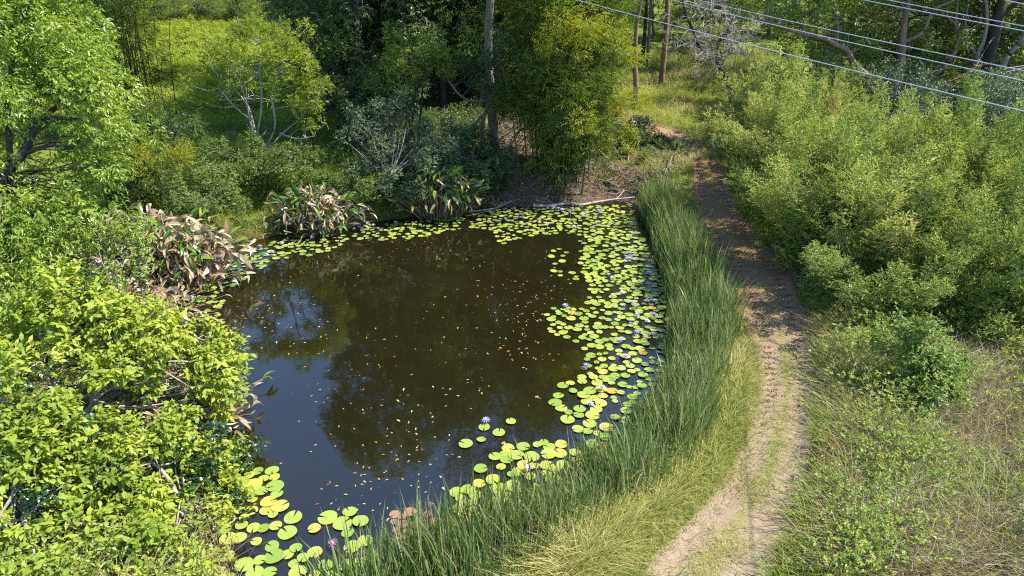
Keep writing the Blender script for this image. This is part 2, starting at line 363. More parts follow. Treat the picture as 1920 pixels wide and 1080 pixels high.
def leaves(mb, C, D, N, L, Wd, tmpl, tint):
    D = unit(D); Sd = unit(np.cross(N, D)); Nn = np.cross(D, Sd)
    tv, tf = tmpl; k = len(tv); L = np.asarray(L)[:, None, None]; Wd = np.asarray(Wd)[:, None, None]
    V = C[:, None] + D[:, None] * tv[None, :, :1] * L + Sd[:, None] * tv[None, :, 1:2] * Wd + Nn[:, None] * tv[None, :, 2:] * L
    F = tf[None] + (np.arange(len(C)) * k)[:, None, None]
    mb.add(V, F, np.repeat(tint, len(tf)))
Z3 = np.array([0, 0, 1.])
def plumes(mb, rng, P0, P1, R, n, L, wr, spread=.8, up=.3, droop=.3, prof=.6, lv=6, nup=.8, tmpl=T4, t0=0., t1=1., tb=(1.6, 1.3), along=.5, jit=.3, pt=None, skew=1.0):
    P0, P1, R = np.asarray(P0, float), np.asarray(P1, float), np.asarray(R, float)
    ax = P1 - P0; ln = np.linalg.norm(ax, axis=1); a = unit(ax)
    w = R * ln + R * R; nt_ = max(1, n // lv); idx = rng.choice(len(R), nt_, p=w / w.sum())
    t = rng.beta(tb[0], tb[1], nt_); A = a[idx]
    r = R[idx] * np.sin(np.pi * np.clip(t ** skew * .86 + .1, 0, 1)) ** prof * rng.random(nt_) ** .45
    v = rng.normal(size=(nt_, 3)); v = unit(v - A * (v * A).sum(1, keepdims=True))
    pos = P0[idx] + ax[idx] * t[:, None] + v * r[:, None]
    td = unit(v * spread + A * along + Z3 * up + rng.normal(size=(nt_, 3)) * jit)
    ptint = rng.random(len(R)) if pt is None else np.asarray(pt)
    tt = ptint[idx] * .45 + rng.random(nt_) * .3
    tl = L * lv * .3
    s0 = unit(np.cross(td, Z3) + rng.normal(size=(nt_, 3)) * .3)
    k = np.tile(np.arange(lv), nt_); i = np.repeat(np.arange(nt_), lv); m = len(i)
    LP = pos[i] + td[i] * (tl * (k / lv))[:, None]
    sg = np.where(k % 2, 1., -1.)[:, None]
    LD = td[i] * .7 + s0[i] * sg * .8 - Z3 * droop + rng.normal(size=(m, 3)) * .3
    LN = Z3 * nup + v[i] * .4 + rng.normal(size=(m, 3)) * .45
    LL = L * rng.uniform(.65, 1.25, m)
    leaves(mb, LP, LD, LN, LL, LL * wr * rng.uniform(.85, 1.15, m), tmpl, np.clip(t0 + (t1 - t0) * (tt[i] + rng.random(m) * .25), 0, 1))
def blades(mb, rng, B, H, Wd, bend=.4, segs=3, tint=None, lean=.15, wind=None, out=None):
    n = len(B); an = rng.random(n) * 2 * math.pi
    ld_ = np.stack([np.cos(an), np.sin(an), np.zeros(n)], -1)
    if out is not None: ld_ = unit(np.column_stack([out, np.zeros(n)]) + .5 * ld_)
    if wind is not None: ld_ = unit(ld_ + np.asarray(wind))
    fa = an + math.pi / 2 + rng.normal(size=n) * .6; sd = np.stack([np.cos(fa), np.sin(fa), np.zeros(n)], -1)
    H = np.asarray(H); bd = bend * rng.uniform(.2, 1.5, n); le = lean * (rng.normal(size=n) if out is None else np.abs(rng.normal(size=n)))
    V = np.zeros((n, 2 * segs + 1, 3))
    for k in range(segs + 1):
        s = k / segs
        c = B + ld_ * (H * (bd * s ** 2.2 + le * s))[:, None] + Z3 * (H * (s - .35 * bd * s ** 3))[:, None]
        if k < segs:
            w = (np.asarray(Wd) * .5 * (1 - s * .55))[:, None] if np.ndim(Wd) else Wd * .5 * (1 - s * .55)
            V[:, 2 * k] = c - sd * w; V[:, 2 * k + 1] = c + sd * w
        else: V[:, 2 * segs] = c
    f = []
    for k in range(segs - 1):
        a = 2 * k; f += [(a, a + 1, a + 3), (a, a + 3, a + 2)]
    a = 2 * segs - 2; f += [(a, a + 1, a + 2)]
    f = np.array(f)
    mb.add(V, f[None] + (np.arange(n) * (2 * segs + 1))[:, None, None], np.repeat(rng.random(n) if tint is None else tint, len(f)))
def wpoly(pxs): return np.array([G(*q)[:2] for q in pxs])
def scatter(rng, poly, n, pw=None):
    lo, hi = poly.min(0), poly.max(0); out = np.zeros((0, 2))
    while len(out) < n:
        q = lo + rng.random((n * 2, 2)) * (hi - lo); out = np.vstack([out, q[inside(poly, q[:, 0], q[:, 1])]])
    return out[:n]
def lift(q, dz=-.02): return np.column_stack([q, hgt(q[:, 0], q[:, 1]) + dz])
def tussocks(rng, poly, nt_, nb, r, keep=None):
    c = scatter(rng, poly, nt_)
    if keep is not None: c = c[keep(c)]
    m = len(c); sz = rng.uniform(.5, 1.3, m); i = np.repeat(np.arange(m), nb); o = rng.normal(size=(m * nb, 2)) * r * .5 * sz[i][:, None]
    return c[i] + o, unit(o), sz[i], rng.random(m)[i]
def field(q, s, ph=0.0):                     # patchiness 0..1
    x, y = q[:, 0] * s, q[:, 1] * s
    return .5 + .25 * np.sin(x * 1.3 + ph + 1.7 * np.sin(y * .9 + ph)) + .25 * np.sin(y * 1.7 - x * .6 + 2 * ph + np.sin(x * 2.1))
def bend_path(a, b, rng, n=7, wob_=.08, sag=0.0):
    a, b = np.asarray(a, float), np.asarray(b, float); t = np.linspace(0, 1, n)[:, None]; L = np.linalg.norm(b - a)
    o = rng.normal(size=(n, 3)) * wob_ * L * np.sin(np.pi * t); o[0] = o[-1] = 0
    o = (o + np.roll(o, 1, 0) * .5) * np.sin(np.pi * t)
    return a + (b - a) * t + o + Z3 * sag * L * np.sin(np.pi * t)
def limbs(mb, rng, trunk, r0, P0, P1, low=.3, sides=5, rl=.35, frac=1.0, twigs=2):
    trunk = np.asarray(trunk, float); nT = len(trunk)
    for a, b in zip(P0, P1):
        if rng.random() > frac: continue
        d = np.linalg.norm(trunk - a, axis=1) + np.maximum(trunk[:, 2] - a[2] + .2, 0) * 3
        i = max(int(np.argmin(d)), int(low * nT)); i = min(i, nT - 1)
        r = max(.012, r0 * (1 - .75 * i / nT) * rl)
        m = (trunk[i] + a) / 2 - Z3 * .05 * np.linalg.norm(a - trunk[i]) + rng.normal(size=3) * .1 * np.linalg.norm(a - trunk[i])
        tube(mb, catmull([trunk[i], m, a, a + (b - a) * .75], 4), r, r * .25, sides)
        for _ in range(twigs):
            q = a + (b - a) * rng.uniform(.1, .5); e = q + unit(rng.normal(size=3) + Z3 * .4) * np.linalg.norm(b - a) * .5
            tube(mb, [q, (q + e) / 2 + rng.normal(size=3) * .03, e], r * .35, r * .12, 4)
def clumps(rng, c, rx, ry, rz, n, rc, outw=.8, upw=.5, inner=.45, col=False):
    v = unit(rng.normal(size=(n, 3))); rr = rng.uniform(inner, 1, n) ** .6
    if col:
        zz = rng.uniform(-1, 1, n); an = rng.random(n) * 6.283; k_ = np.sqrt(1 - np.abs(zz) ** 3 * .8) * rr
        v = np.stack([np.cos(an) * k_, np.sin(an) * k_, zz], -1); c0 = np.asarray(c) + v * [rx, ry, rz]; v = v * [1, 1, .3]
    else: c0 = np.asarray(c) + v * rr[:, None] * [rx, ry, rz]
    R = rc * rng.uniform(.65, 1.35, n)
    ax = unit(v * outw + Z3 * upw + rng.normal(size=(n, 3)) * .25)
    return c0 - ax * R[:, None] * .8, c0 + ax * R[:, None] * 1.2, R
def wood_crown(name, label, cat, base, trunk_mb, bark, crown_mb, leafm, group=None, tname='trunk', cname='crown'):
    t = thing(name, base, label, cat, group)
    trunk_mb.build(tname, bark, t, base, True)
    crown_mb.build(cname, leafm, t, base)
    return t
#@@PLANTS
# ------------------------------------------------------------------ left foreground: lime shrubs over the water, big drooping tree
def px_clumps(rng, lst, k=3, jit=.35, upw=.5, outc=None):
    """clumps listed by where they hang in the air: (px, py, distance, radius); each becomes k leafy sprays"""
    A, B, R = [], [], []
    for (px, py, Y, r) in lst:
        c = P(px, py, Y)
        for _ in range(k):
            q = c + rng.normal(size=3) * r * jit * [1, 1, .55]
            d = unit((q - outc) * [1, 1, .3] + Z3 * np.linalg.norm(q - outc) * upw * .6 + rng.normal(size=3) * .4) if outc is not None else unit(rng.normal(size=3) + Z3 * upw)
            rr = r * rng.uniform(.5, .85); A.append(q - d * rr * .7); B.append(q + d * rr * .9); R.append(rr * .75)
    return np.array(A), np.array(B), np.array(R)
def fore_shrub(seed, label, base, cl, nleaf, L, wr, mat, stems=5, tm=T8, cat='shrub', name='shrub', dark=0, k=3, droop=.45):
    rng = np.random.default_rng(seed); base = ground(base); t = MB(); c = MB()
    ctr = np.array([base[0], base[1], base[2] + .6])
    A, B, R = px_clumps(rng, cl, k, outc=ctr)
    trunks = []
    for s in range(stems):
        j = rng.integers(len(A)); e = A[j]; a = base + [rng.normal() * .2, rng.normal() * .2, -.1]
        m = a + (e - a) * .45 + Z3 * .35
        trunks.append(catmull([a, m, e], 5)); tube(t, trunks[-1], .055, .02, 6)
    for a, b in zip(A, B):
        tr = trunks[rng.integers(stems)]
        d = np.linalg.norm(tr - a, axis=1); i = int(np.argmin(d))
        tube(t, catmull([tr[i], (tr[i] + a) / 2 + rng.normal(size=3) * .08, a, b], 3), .02, .006, 5)
    plumes(c, rng, A, B, R, nleaf, L, wr, spread=.7, up=.15, droop=droop, lv=7, nup=1.0, tmpl=tm, along=.6)
    o = wood_crown(name, label, cat, base, t, M['bark_pale'], c, mat)
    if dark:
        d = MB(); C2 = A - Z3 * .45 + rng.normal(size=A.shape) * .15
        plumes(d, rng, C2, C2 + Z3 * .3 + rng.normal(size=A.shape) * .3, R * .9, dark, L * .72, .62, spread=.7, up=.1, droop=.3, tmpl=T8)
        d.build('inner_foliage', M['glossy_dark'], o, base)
    return o
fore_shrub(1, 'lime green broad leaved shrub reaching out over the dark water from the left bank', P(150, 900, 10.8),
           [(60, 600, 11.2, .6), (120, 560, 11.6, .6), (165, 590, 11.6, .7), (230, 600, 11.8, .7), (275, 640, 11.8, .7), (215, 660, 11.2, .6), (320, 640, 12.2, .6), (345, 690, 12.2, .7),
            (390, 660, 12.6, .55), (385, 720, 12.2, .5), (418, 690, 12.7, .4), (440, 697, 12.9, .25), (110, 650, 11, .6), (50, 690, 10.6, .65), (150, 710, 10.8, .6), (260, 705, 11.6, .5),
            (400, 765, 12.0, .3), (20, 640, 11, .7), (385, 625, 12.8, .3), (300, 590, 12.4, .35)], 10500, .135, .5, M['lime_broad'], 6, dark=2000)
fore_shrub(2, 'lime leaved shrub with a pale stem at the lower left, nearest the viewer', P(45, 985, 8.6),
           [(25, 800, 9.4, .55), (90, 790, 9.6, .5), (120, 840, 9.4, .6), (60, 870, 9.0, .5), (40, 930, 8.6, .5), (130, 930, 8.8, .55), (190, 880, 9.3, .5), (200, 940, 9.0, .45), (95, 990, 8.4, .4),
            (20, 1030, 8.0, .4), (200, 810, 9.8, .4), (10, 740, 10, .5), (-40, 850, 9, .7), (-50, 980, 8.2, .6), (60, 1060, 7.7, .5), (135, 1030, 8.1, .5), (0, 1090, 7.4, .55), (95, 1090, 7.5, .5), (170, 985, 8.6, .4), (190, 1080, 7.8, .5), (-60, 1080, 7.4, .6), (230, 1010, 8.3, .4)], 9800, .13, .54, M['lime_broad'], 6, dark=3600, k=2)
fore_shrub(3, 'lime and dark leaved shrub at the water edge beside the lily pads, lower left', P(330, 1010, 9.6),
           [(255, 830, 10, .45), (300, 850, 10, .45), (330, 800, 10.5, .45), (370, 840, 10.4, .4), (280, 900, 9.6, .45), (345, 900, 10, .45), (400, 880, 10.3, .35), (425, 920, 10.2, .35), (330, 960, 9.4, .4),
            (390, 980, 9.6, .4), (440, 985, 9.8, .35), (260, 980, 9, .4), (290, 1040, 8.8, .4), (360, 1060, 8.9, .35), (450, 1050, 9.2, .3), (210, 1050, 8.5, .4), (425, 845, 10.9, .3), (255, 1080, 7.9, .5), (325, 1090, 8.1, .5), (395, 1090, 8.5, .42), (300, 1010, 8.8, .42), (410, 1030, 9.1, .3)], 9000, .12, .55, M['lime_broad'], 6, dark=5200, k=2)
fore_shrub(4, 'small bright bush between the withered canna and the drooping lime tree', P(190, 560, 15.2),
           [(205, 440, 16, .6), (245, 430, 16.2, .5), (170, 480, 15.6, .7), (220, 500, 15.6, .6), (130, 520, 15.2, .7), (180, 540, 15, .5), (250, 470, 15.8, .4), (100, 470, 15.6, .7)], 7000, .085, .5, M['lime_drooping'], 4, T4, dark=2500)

def drooping_tree():
    rng = np.random.default_rng(11); base = ground(P(-60, 560, 14.6)); t = MB(); c = MB()
    top = P(40, 130, 16.5)
    trunk = catmull([base - Z3 * .2, P(-40, 430, 14.8), P(12, 325, 15.4), P(45, 285, 15.7), P(70, 235, 16.0), P(115, 192, 16.3)], 6)
    tube(t, trunk, .17, .05, 8)
    for pts in ([P(40, 290, 15.7), P(75, 278, 15.6), P(105, 271, 15.6), P(135, 277, 15.7), P(150, 258, 15.9)], [P(85, 220, 16.1), P(115, 222, 16.0), P(150, 224, 16)], [P(20, 310, 15.5), P(15, 200, 16), P(30, 80, 16.5), P(60, 0, 16.6)],
                [P(-40, 430, 14.8), P(-50, 250, 15.5), P(-60, 60, 16)], [P(-45, 440, 14.8), P(30, 420, 15.2), P(100, 400, 15.6), P(150, 370, 15.6)]):
        tube(t, catmull(pts, 5), .07, .025, 6)
    lst = []
    for (px, py, Y, r) in [(40, 20, 16.8, .9), (90, 50, 16.8, .9), (20, 110, 16.2, 1), (130, 90, 16.8, .85), (80, 140, 16.3, .9), (165, 140, 16.6, .8), (130, 170, 16, .7), (195, 195, 16.4, .7), (40, 180, 15.8, .7),
                           (215, 245, 16.2, .6), (175, 235, 15.8, .6), (190, 300, 15.9, .65), (150, 320, 15.6, .6), (120, 345, 15.4, .55), (205, 330, 16, .4), (-30, 60, 16, 1.1), (-40, 200, 15.4, 1), (-60, 330, 15, 1),
                           (20, 390, 14.8, .6), (70, 380, 15, .6), (120, 410, 15, .6), (160, 400, 15.2, .5), (40, 450, 14.6, .7), (100, 460, 14.8, .6), (150, 450, 15, .45), (20, 520, 14.2, .7), (80, 530, 14.3, .6), (-40, 470, 14.2, .9),
                           (60, 590, 13.8, .5), (0, 600, 13.6, .6), (10, 10, 17, 1), (-70, -40, 16.5, 1.3), (60, -40, 17, 1), (185, 270, 16.4, .5), (20, 240, 15.8, .35), (100, 100, 17.4, .9), (150, 50, 17.6, .6)]:
        lst.append((px, py, Y, r))
    A, B, R = px_clumps(rng, lst, 4, .5, outc=P(10, 330, 15.8))
    limbs(t, rng, trunk, .1, A, B, .4, 5, .3, .5, 1)
    plumes(c, rng, A, B, R, 44000, .125, .34, spread=.7, up=.1, droop=.75, lv=7, nup=.7, along=.5)
    wood_crown('broadleaf_tree', 'tall lime green tree with drooping leaves and a dark forked bough at the upper left', 'tree', base, t, M['bark_dark'], c, M['lime_drooping'])
drooping_tree()

# ------------------------------------------------------------------ canna clumps
def canna(seed, label, base, rx, ry, h, ng, nd, flop=0.0, dx=0.0):
    rng = np.random.default_rng(seed); base = np.asarray(base); base = ground(base)
    root = thing('canna_clump', base, label, 'canna plant')
    st, g, d = MB(), MB(), MB()
    def part(n, mb, dry):
        q = rng.normal(size=(n, 2)) * .42; q = q[np.abs(q).max(1) < 1.1]; n = len(q)
        b = lift(base[:2] + q * [rx * .75, ry * .75]); b[:, 2] = np.maximum(b[:, 2], -.05)
        out = np.column_stack([q[:, 0] * 1.3, q[:, 1] * 1.3, np.zeros(n)])
        ht = h * rng.uniform(.35, 1.0, n) * (1 - .35 * np.minimum((q ** 2).sum(1), 1))
        ht = ht * (1 - flop * rng.random(n))
        top = b + out * [rx * .55, ry * .55, 0] + Z3 * ht[:, None] + rng.normal(size=(n, 3)) * .08
        for i in range(n):
            if rng.random() < .75: tube(st, [b[i], (b[i] + top[i]) / 2 + Z3 * .08, top[i]], .014, .008, 4, rng.random())
        for kk, tm in enumerate(TLONG):
            s = rng.integers(0, 5, n) == kk
            if dry: s = (np.arange(n) % 5 == kk)
            if not s.any(): continue
            m = s.sum()
            D = unit(out[s] * 1.2 + rng.normal(size=(m, 3)) * (.7 if dry else .45) + Z3 * ((.05 - flop * .25) if dry else .7))
            L = rng.uniform(.3, .62, m) * (1 if not dry else .85) * (h / 1.7) ** .5
            leaves(mb, top[s], D, Z3 + rng.normal(size=(m, 3)) * (.8 if dry else .4), L, L * (.24 if not dry else .2), tm, np.clip(rng.beta(1.6, 1.6, m), 0, 1))
    part(ng, g, False); part(nd, d, True); part(int(nd * .8), d, True)
    st.build('stalks', M['dry_grass'], root, base); g.build('green_leaves', M['canna_green'], root, base); d.build('withered_leaves', M['canna_dry'], root, base)
    return root
canna(21, 'largest clump of mostly withered tan canna leaves on the left bank', G(322, 528), 1.7, 1.15, 2.0, 240, 560)
canna(22, 'half withered canna clump at the water edge, middle of the three on the far bank', G(598, 442), 1.15, .7, 1.6, 230, 250)
canna(23, 'greener canna clump with tall upright leaves at the far water edge under the dark bushes', G(822, 414), 1.25, .65, 1.95, 360, 140)
canna(24, 'flattened mat of bleached canna leaves below the largest withered clump', G(255, 585), 1.4, 1.2, 1.0, 50, 340, .7)
canna(25, 'bleached canna leaves fallen among the lime shrubs at the lower left', G(290, 790), 1.3, 1.3, .9, 60, 420, .7)
canna(26, 'withered canna leaves lying behind the lower left stem', G(180, 800), 1.6, 1.3, .9, 30, 240, .7)

# ------------------------------------------------------------------ slender light tree on the left bank
def light_tree():
    rng = np.random.default_rng(31); base = G(487, 345); Yb = base[1]; t, c = MB(), MB()
    paths = [[base - Z3 * .1, P(480, 290, Yb), P(470, 230, Yb), P(455, 170, Yb + .2), P(430, 110, Yb + .3)], [P(478, 270, Yb), P(490, 200, Yb - .3), P(487, 120, Yb - .4), P(490, 70, Yb)],
             [P(480, 255, Yb), P(465, 200, Yb + .5), P(425, 150, Yb + .6), P(395, 130, Yb + .6)], [P(484, 300, Yb), P(515, 240, Yb - .2), P(510, 170, Yb - .4), P(540, 100, Yb)],
             [P(484, 300, Yb), P(530, 250, Yb + .3), P(560, 225, Yb + .4), P(590, 190, Yb)], [P(470, 225, Yb), P(440, 200, Yb - .6), P(410, 165, Yb - .8)], [P(525, 250, Yb), P(555, 260, Yb - .5), P(590, 255, Yb - .5)]]
    for i, p in enumerate(paths): tube(t, catmull(p, 5), .075 if i == 0 else .045, .016, 6)
    lst = [(410, 85, Yb, .6), (440, 65, Yb + .5, .6), (470, 55, Yb, .55), (500, 60, Yb, .6), (530, 80, Yb, .55), (395, 115, Yb + .6, .5), (430, 110, Yb - .6, .6), (465, 100, Yb - .6, .6), (500, 105, Yb - .7, .6), (540, 115, Yb - .3, .6), (565, 130, Yb, .5),
           (580, 170, Yb, .45), (400, 150, Yb, .5), (430, 160, Yb - .8, .35), (520, 150, Yb - .7, .5), (555, 165, Yb - .4, .5), (590, 200, Yb - .3, .45), (560, 205, Yb + .4, .4), (390, 180, Yb + .3, .35), (480, 150, Yb + .8, .6), (530, 190, Yb + .6, .35), (585, 235, Yb - .3, .35), (440, 130, Yb + 1.2, .6), (515, 60, Yb + 1, .5), (600, 160, Yb, .3)]
    A, B, R = px_clumps(rng, lst, 4, .6, outc=P(490, 190, Yb))
    trunk = np.vstack([catmull(p, 4) for p in paths])
    for a, b in zip(A, B):
        i = int(np.argmin(np.linalg.norm(trunk - a, axis=1) + np.maximum(trunk[:, 2] - a[2], 0) * 2)); tube(t, catmull([trunk[i], (trunk[i] + a) / 2 + rng.normal(size=3) * .05, b], 3), .018, .005, 4)
    for _ in range(26):
        a = trunk[rng.integers(len(trunk) // 3)] ; e = a + unit(rng.normal(size=3) * [1, 1, .3]) * rng.uniform(.4, 1.1); tube(t, bend_path(a, e, rng, 5), .012, .004, 4)
    plumes(c, rng, A, B, R * .85, 21000, .10, .36, spread=.7, up=.25, droop=.15, lv=7, prof=.5)
    wood_crown('slender_tree', 'slender many stemmed tree with thin yellow green crown on the left bank', 'tree', base, t, M['bark_pale'], c, M['light_tree'])
light_tree()

# ------------------------------------------------------------------ tall bamboo clumps
def bamboo(seed, name, label, base, rx, ry, h, nc, npl, nleaf, gold=(), lean=.25, low=.25, R=(.5, .9), L=.2, group=None):
    rng = np.random.default_rng(seed); base = ground(base); t, c, gd = MB(), MB(), MB(); A, B, RR, gt = [], [], [], []
    for i in range(nc):
        q = rng.normal(size=2) * .45; b = ground(np.array([base[0] + q[0] * rx * .55, base[1] + q[1] * ry * .55])) - Z3 * .1
        hh = h * rng.uniform(.65, 1.05); o = np.array([q[0], q[1], 0]) * lean * hh + np.array([*rng.normal(size=2), 0]) * .05 * hh
        p = catmull([b, b + o * .15 + Z3 * hh * .45, b + o * .5 + Z3 * hh * .8, b + o * 1.15 + Z3 * hh], 4)
        tube(t, p, .027, .008, 5, rng.random())
        for j in range(max(1, npl // nc)):
            s = rng.uniform(low * rng.uniform(.4, 1.5), 1); k = s * (len(p) - 1); a = p[int(k)]
            d = unit(np.array([*rng.normal(size=2), 0]) + np.array([q[0], q[1], 0]) * 1.2 + Z3 * rng.uniform(.1, .8)); r = rng.uniform(*R) * (1.1 - .3 * s)
            A.append(a); B.append(a + d * r * 1.7); RR.append(r * .75)
    plumes(c, rng, A, B, RR, nleaf, L, .15, spread=.7, up=.05, droop=.55, lv=7, nup=.7)
    o = wood_crown(name, label, 'bamboo', base, t, M['culm'], c, M['bamboo_leaf'], group, 'culms', 'foliage')
    if gold:
        A, B, R_ = px_clumps(rng, gold, 4, .55, outc=base + Z3 * h * .6)
        plumes(gd, rng, A, B, R_, 420 * len(gold), L * .85, .16, spread=.7, up=.1, droop=.5, lv=7, nup=.7); gd.build('golden_foliage', M['bamboo_gold'], o, base)
    return o
b0 = G(1058, 318); Yb = b0[1] - 2.5
bamboo(41, 'bamboo_clump', 'big dense bamboo clump with golden tips above the far end of the pond', b0, 2.5, 2.2, 11.5, 130, 560, 90000,
       [(1045, 35, Yb, .75), (1075, 60, Yb - .3, .7), (1030, 80, Yb, .5), (1100, 55, Yb, .6), (1135, 60, Yb + .3, .7), (1160, 85, Yb + .3, .6), (1090, 90, Yb - .2, .5), (1085, 215, Yb - .8, .45), (1100, 235, Yb - .8, .35), (1185, 115, Yb + 1, .5), (1165, 190, Yb + .5, .5), (1200, 190, Yb + 1.2, .35)], .24, .13, (.5, .9), .2)
bamboo(42, 'bamboo_clump', 'tall thin bamboo clump standing against the sunlit green slope on the left', G(272, 235), 2.0, 1.6, 9.5, 42, 160, 12000, (), .12, .3, (.4, .8), .24)
bamboo(43, 'bamboo_clump', 'leafy bamboo clump behind the drooping lime tree', G(200, 250), 2.6, 2, 10, 40, 200, 20000, (), .2, .15, (.5, .9), .22)
bamboo(44, 'bamboo_clump', 'short bamboo clump with yellow sprays above the largest canna clump', G(262, 400), 2.4, 1.3, 4.2, 60, 200, 17000,
       [(275, 285, 21.5, .5), (310, 290, 21.8, .5), (335, 283, 22, .35), (255, 300, 21.5, .4)], .35, .15, (.4, .7), .16)
bamboo(45, 'bamboo_clump', 'bamboo clump half hidden behind the golden tipped clump', G(960, 235) + np.array([0, 4, 0]), 2.6, 2.4, 13, 50, 200, 22000, (), .2, .15, (.6, 1.0), .24)

# ------------------------------------------------------------------ forest trees
def forest_tree(seed, label, base, h, crown_r, crown_lo, nleaf, leafm, bark, r=.22, nclump=34, lean=(0, 0), L=.2, wr=.4, droop=.5, group=None, name='forest_tree', rc=.95, forks=3, cat='tree'):
    rng = np.random.default_rng(seed); base = ground(base); t, c = MB(), MB()
    top = base + np.array([lean[0], lean[1], h])
    tr = catmull([base - Z3 * .2, base + (top - base) * .3 + rng.normal(size=3) * .2, base + (top - base) * .6 + rng.normal(size=3) * .35, top], 6); tube(t, tr, r, r * .25, 8)
    zc = (crown_lo + 1) / 2; ctr = base + (top - base) * zc
    A, B, R = clumps(rng, ctr, crown_r, crown_r, h * (1 - crown_lo) / 2, nclump, rc, col=h > 12)
    limbs(t, rng, tr, r, A, B, .25, 5, .38, .8, 2)
    plumes(c, rng, A, B, R, nleaf, L, wr, spread=.7, up=.1, droop=droop, lv=6)
    return wood_crown(name, label, cat, base, t, bark, c, leafm, group)
GW = 'dark trees of the shaded wood behind the pond'
LW = 'tall dark trunked tree of the shaded wood behind the pond'
f1 = forest_tree(51, LW, G(690, 250), 16.5, 3.0, .1, 44000, M['forest_leaf'], M['bark_dark'], .24, 76, group=GW, L=.22)
f2 = forest_tree(52, LW, G(668, 212), 12, 2.7, .06, 34000, M['forest_leaf'], M['bark_dark'], .2, 76, (-.8, .4), group=GW, L=.22)
f3 = forest_tree(53, LW, G(830, 205), 17, 3.1, .16, 42000, M['forest_leaf'], M['bark_dark'], .22, 70, (.5, .3), group=GW, L=.22)
for k, (px, py, p, s) in enumerate([(735, 215, 1, 1.0), (770, 190, 0, 1.0), (870, 185, 1, 1.1), (800, 165, 2, 1.0), (905, 160, 0, 1.05), (760, 140, 2, 1.1), (850, 140, 1, 1.1), (950, 150, 2, 1.0)]):
    dup((f1, f2, f3)[p], G(px, py), k * 2.1 + .7, s)
forest_tree(54, 'tall pale trunk with grey drooping leaves just left of the golden bamboo', G(928, 280), 17, 2.6, .55, 12000, M['grey_leaf'], M['bark_grey'], .23, 30, (-.1, .2), name='gum_tree')
def grey_branch_tree():
    rng = np.random.default_rng(55); b = G(905, 290); t, c = MB(), MB(); Yb = b[1]
    tr = catmull([b - Z3 * .1, P(905, 230, Yb), P(915, 190, Yb - .2), P(885, 190, Yb - .6), P(862, 178, Yb - .9), P(840, 150, Yb - 1)], 6); tube(t, tr, .11, .03, 7)
    tube(t, catmull([P(905, 215, Yb), P(870, 260, Yb - .6), P(845, 275, Yb - 1), P(815, 270, Yb - 1.2), P(790, 240, Yb - 1.2)], 5), .06, .02, 6)
    lst = [(960, 95, Yb - .5, .7), (985, 130, Yb - .6, .6), (945, 135, Yb - .7, .6), (970, 165, Yb - .6, .6), (925, 165, Yb - .8, .5), (945, 195, Yb - .7, .5), (900, 150, Yb - .8, .5), (870, 130, Yb - .8, .5), (930, 110, Yb - .4, .5), (985, 155, Yb - .5, .4)]
    A, B, R = px_clumps(rng, lst, 4, .6, outc=P(920, 190, Yb)); limbs(t, rng, tr, .1, A, B, .3, 5, .3)
    plumes(c, rng, A, B, R, 7000, .14, .36, spread=.7, up=.05, droop=.6)
    wood_crown('gum_tree', 'crooked small tree with silver grey leaves in front of the pale trunk', 'tree', b, t, M['bark_grey'], c, M['grey_leaf'])
grey_branch_tree()
# fresh green sapling in the dark wood and the grey-green bushes under it
def px_tree(seed, name, label, cat, b, lst, nleaf, L, wr, leafm, bark, k=4, r=.06, droop=.4, stems=4, up=.1, tm=T4, jit=.6, group=None, upw=.5, spread=.7):
    rng = np.random.default_rng(seed); b = ground(b); t, c = MB(), MB()
    A, B, R = px_clumps(rng, lst, k, jit, upw, outc=b + Z3 * .5)
    trs = []
    for s in range(stems):
        e = A[rng.integers(len(A))]; q = b + np.array([*rng.normal(size=2) * .15, -.1]); trs.append(catmull([q, q + (e - q) * .5 + Z3 * .3 + rng.normal(size=3) * .1, e], 5)); tube(t, trs[-1], r, r * .3, 6)
    for a, e in zip(A, B):
        tr = trs[rng.integers(stems)]; i = int(np.argmin(np.linalg.norm(tr - a, axis=1))); tube(t, catmull([tr[i], (tr[i] + a) / 2 + rng.normal(size=3) * .06, a, e], 3), r * .35, r * .1, 4)
    plumes(c, rng, A, B, R, nleaf, L, wr, spread=spread, up=up, droop=droop, tmpl=tm)
    return wood_crown(name, label, cat, b, t, bark, c, leafm, group)
Yd = G(760, 300)[1]
px_tree(61, 'sapling', 'fresh green sapling with feathery fronds lit in front of the dark trunks', 'tree', G(775, 270), [(760, 95, Yd, .7), (740, 120, Yd, .6), (790, 110, Yd, .6), (820, 105, Yd, .5), (770, 140, Yd - .3, .6), (840, 130, Yd, .5), (735, 150, Yd, .5), (800, 80, Yd + .5, .6), (755, 170, Yd, .5), (860, 110, Yd, .4)], 9000, .13, .3, M['fresh_leaf'], M['bark_dark'])
px_tree(62, 'bush', 'broad grey green bush with arching sprays under the dark wood', 'bush', G(740, 370), [(700, 205, 27, .5), (745, 180, 27.3, .4), (690, 240, 26.5, .6), (730, 235, 26.6, .7), (775, 245, 26.8, .7), (670, 270, 26, .6), (715, 275, 25.9, .7), (760, 280, 26, .8), (810, 260, 26.6, .7), (690, 305, 25.6, .5), (740, 315, 25.5, .6), (790, 310, 25.8, .7), (840, 290, 26.4, .7), (835, 250, 26.8, .6), (650, 230, 26.6, .3), (665, 245, 26.3, .35), (760, 205, 27, .4)], 20000, .085, .42, M['grey_leaf'], M['bark_grey'], jit=.7)
px_tree(63, 'bush', 'dark leafy bush at the foot of the pale trunk beside the far canna clump', 'bush', G(890, 345), [(880, 285, 27.4, .6), (915, 300, 27.6, .6), (870, 320, 26.8, .6), (905, 330, 27, .5), (945, 320, 27.6, .5), (930, 345, 27.2, .4), (860, 260, 27.5, .6), (895, 255, 27.8, .6)], 9000, .11, .45, M['forest_leaf'], M['bark_grey'])
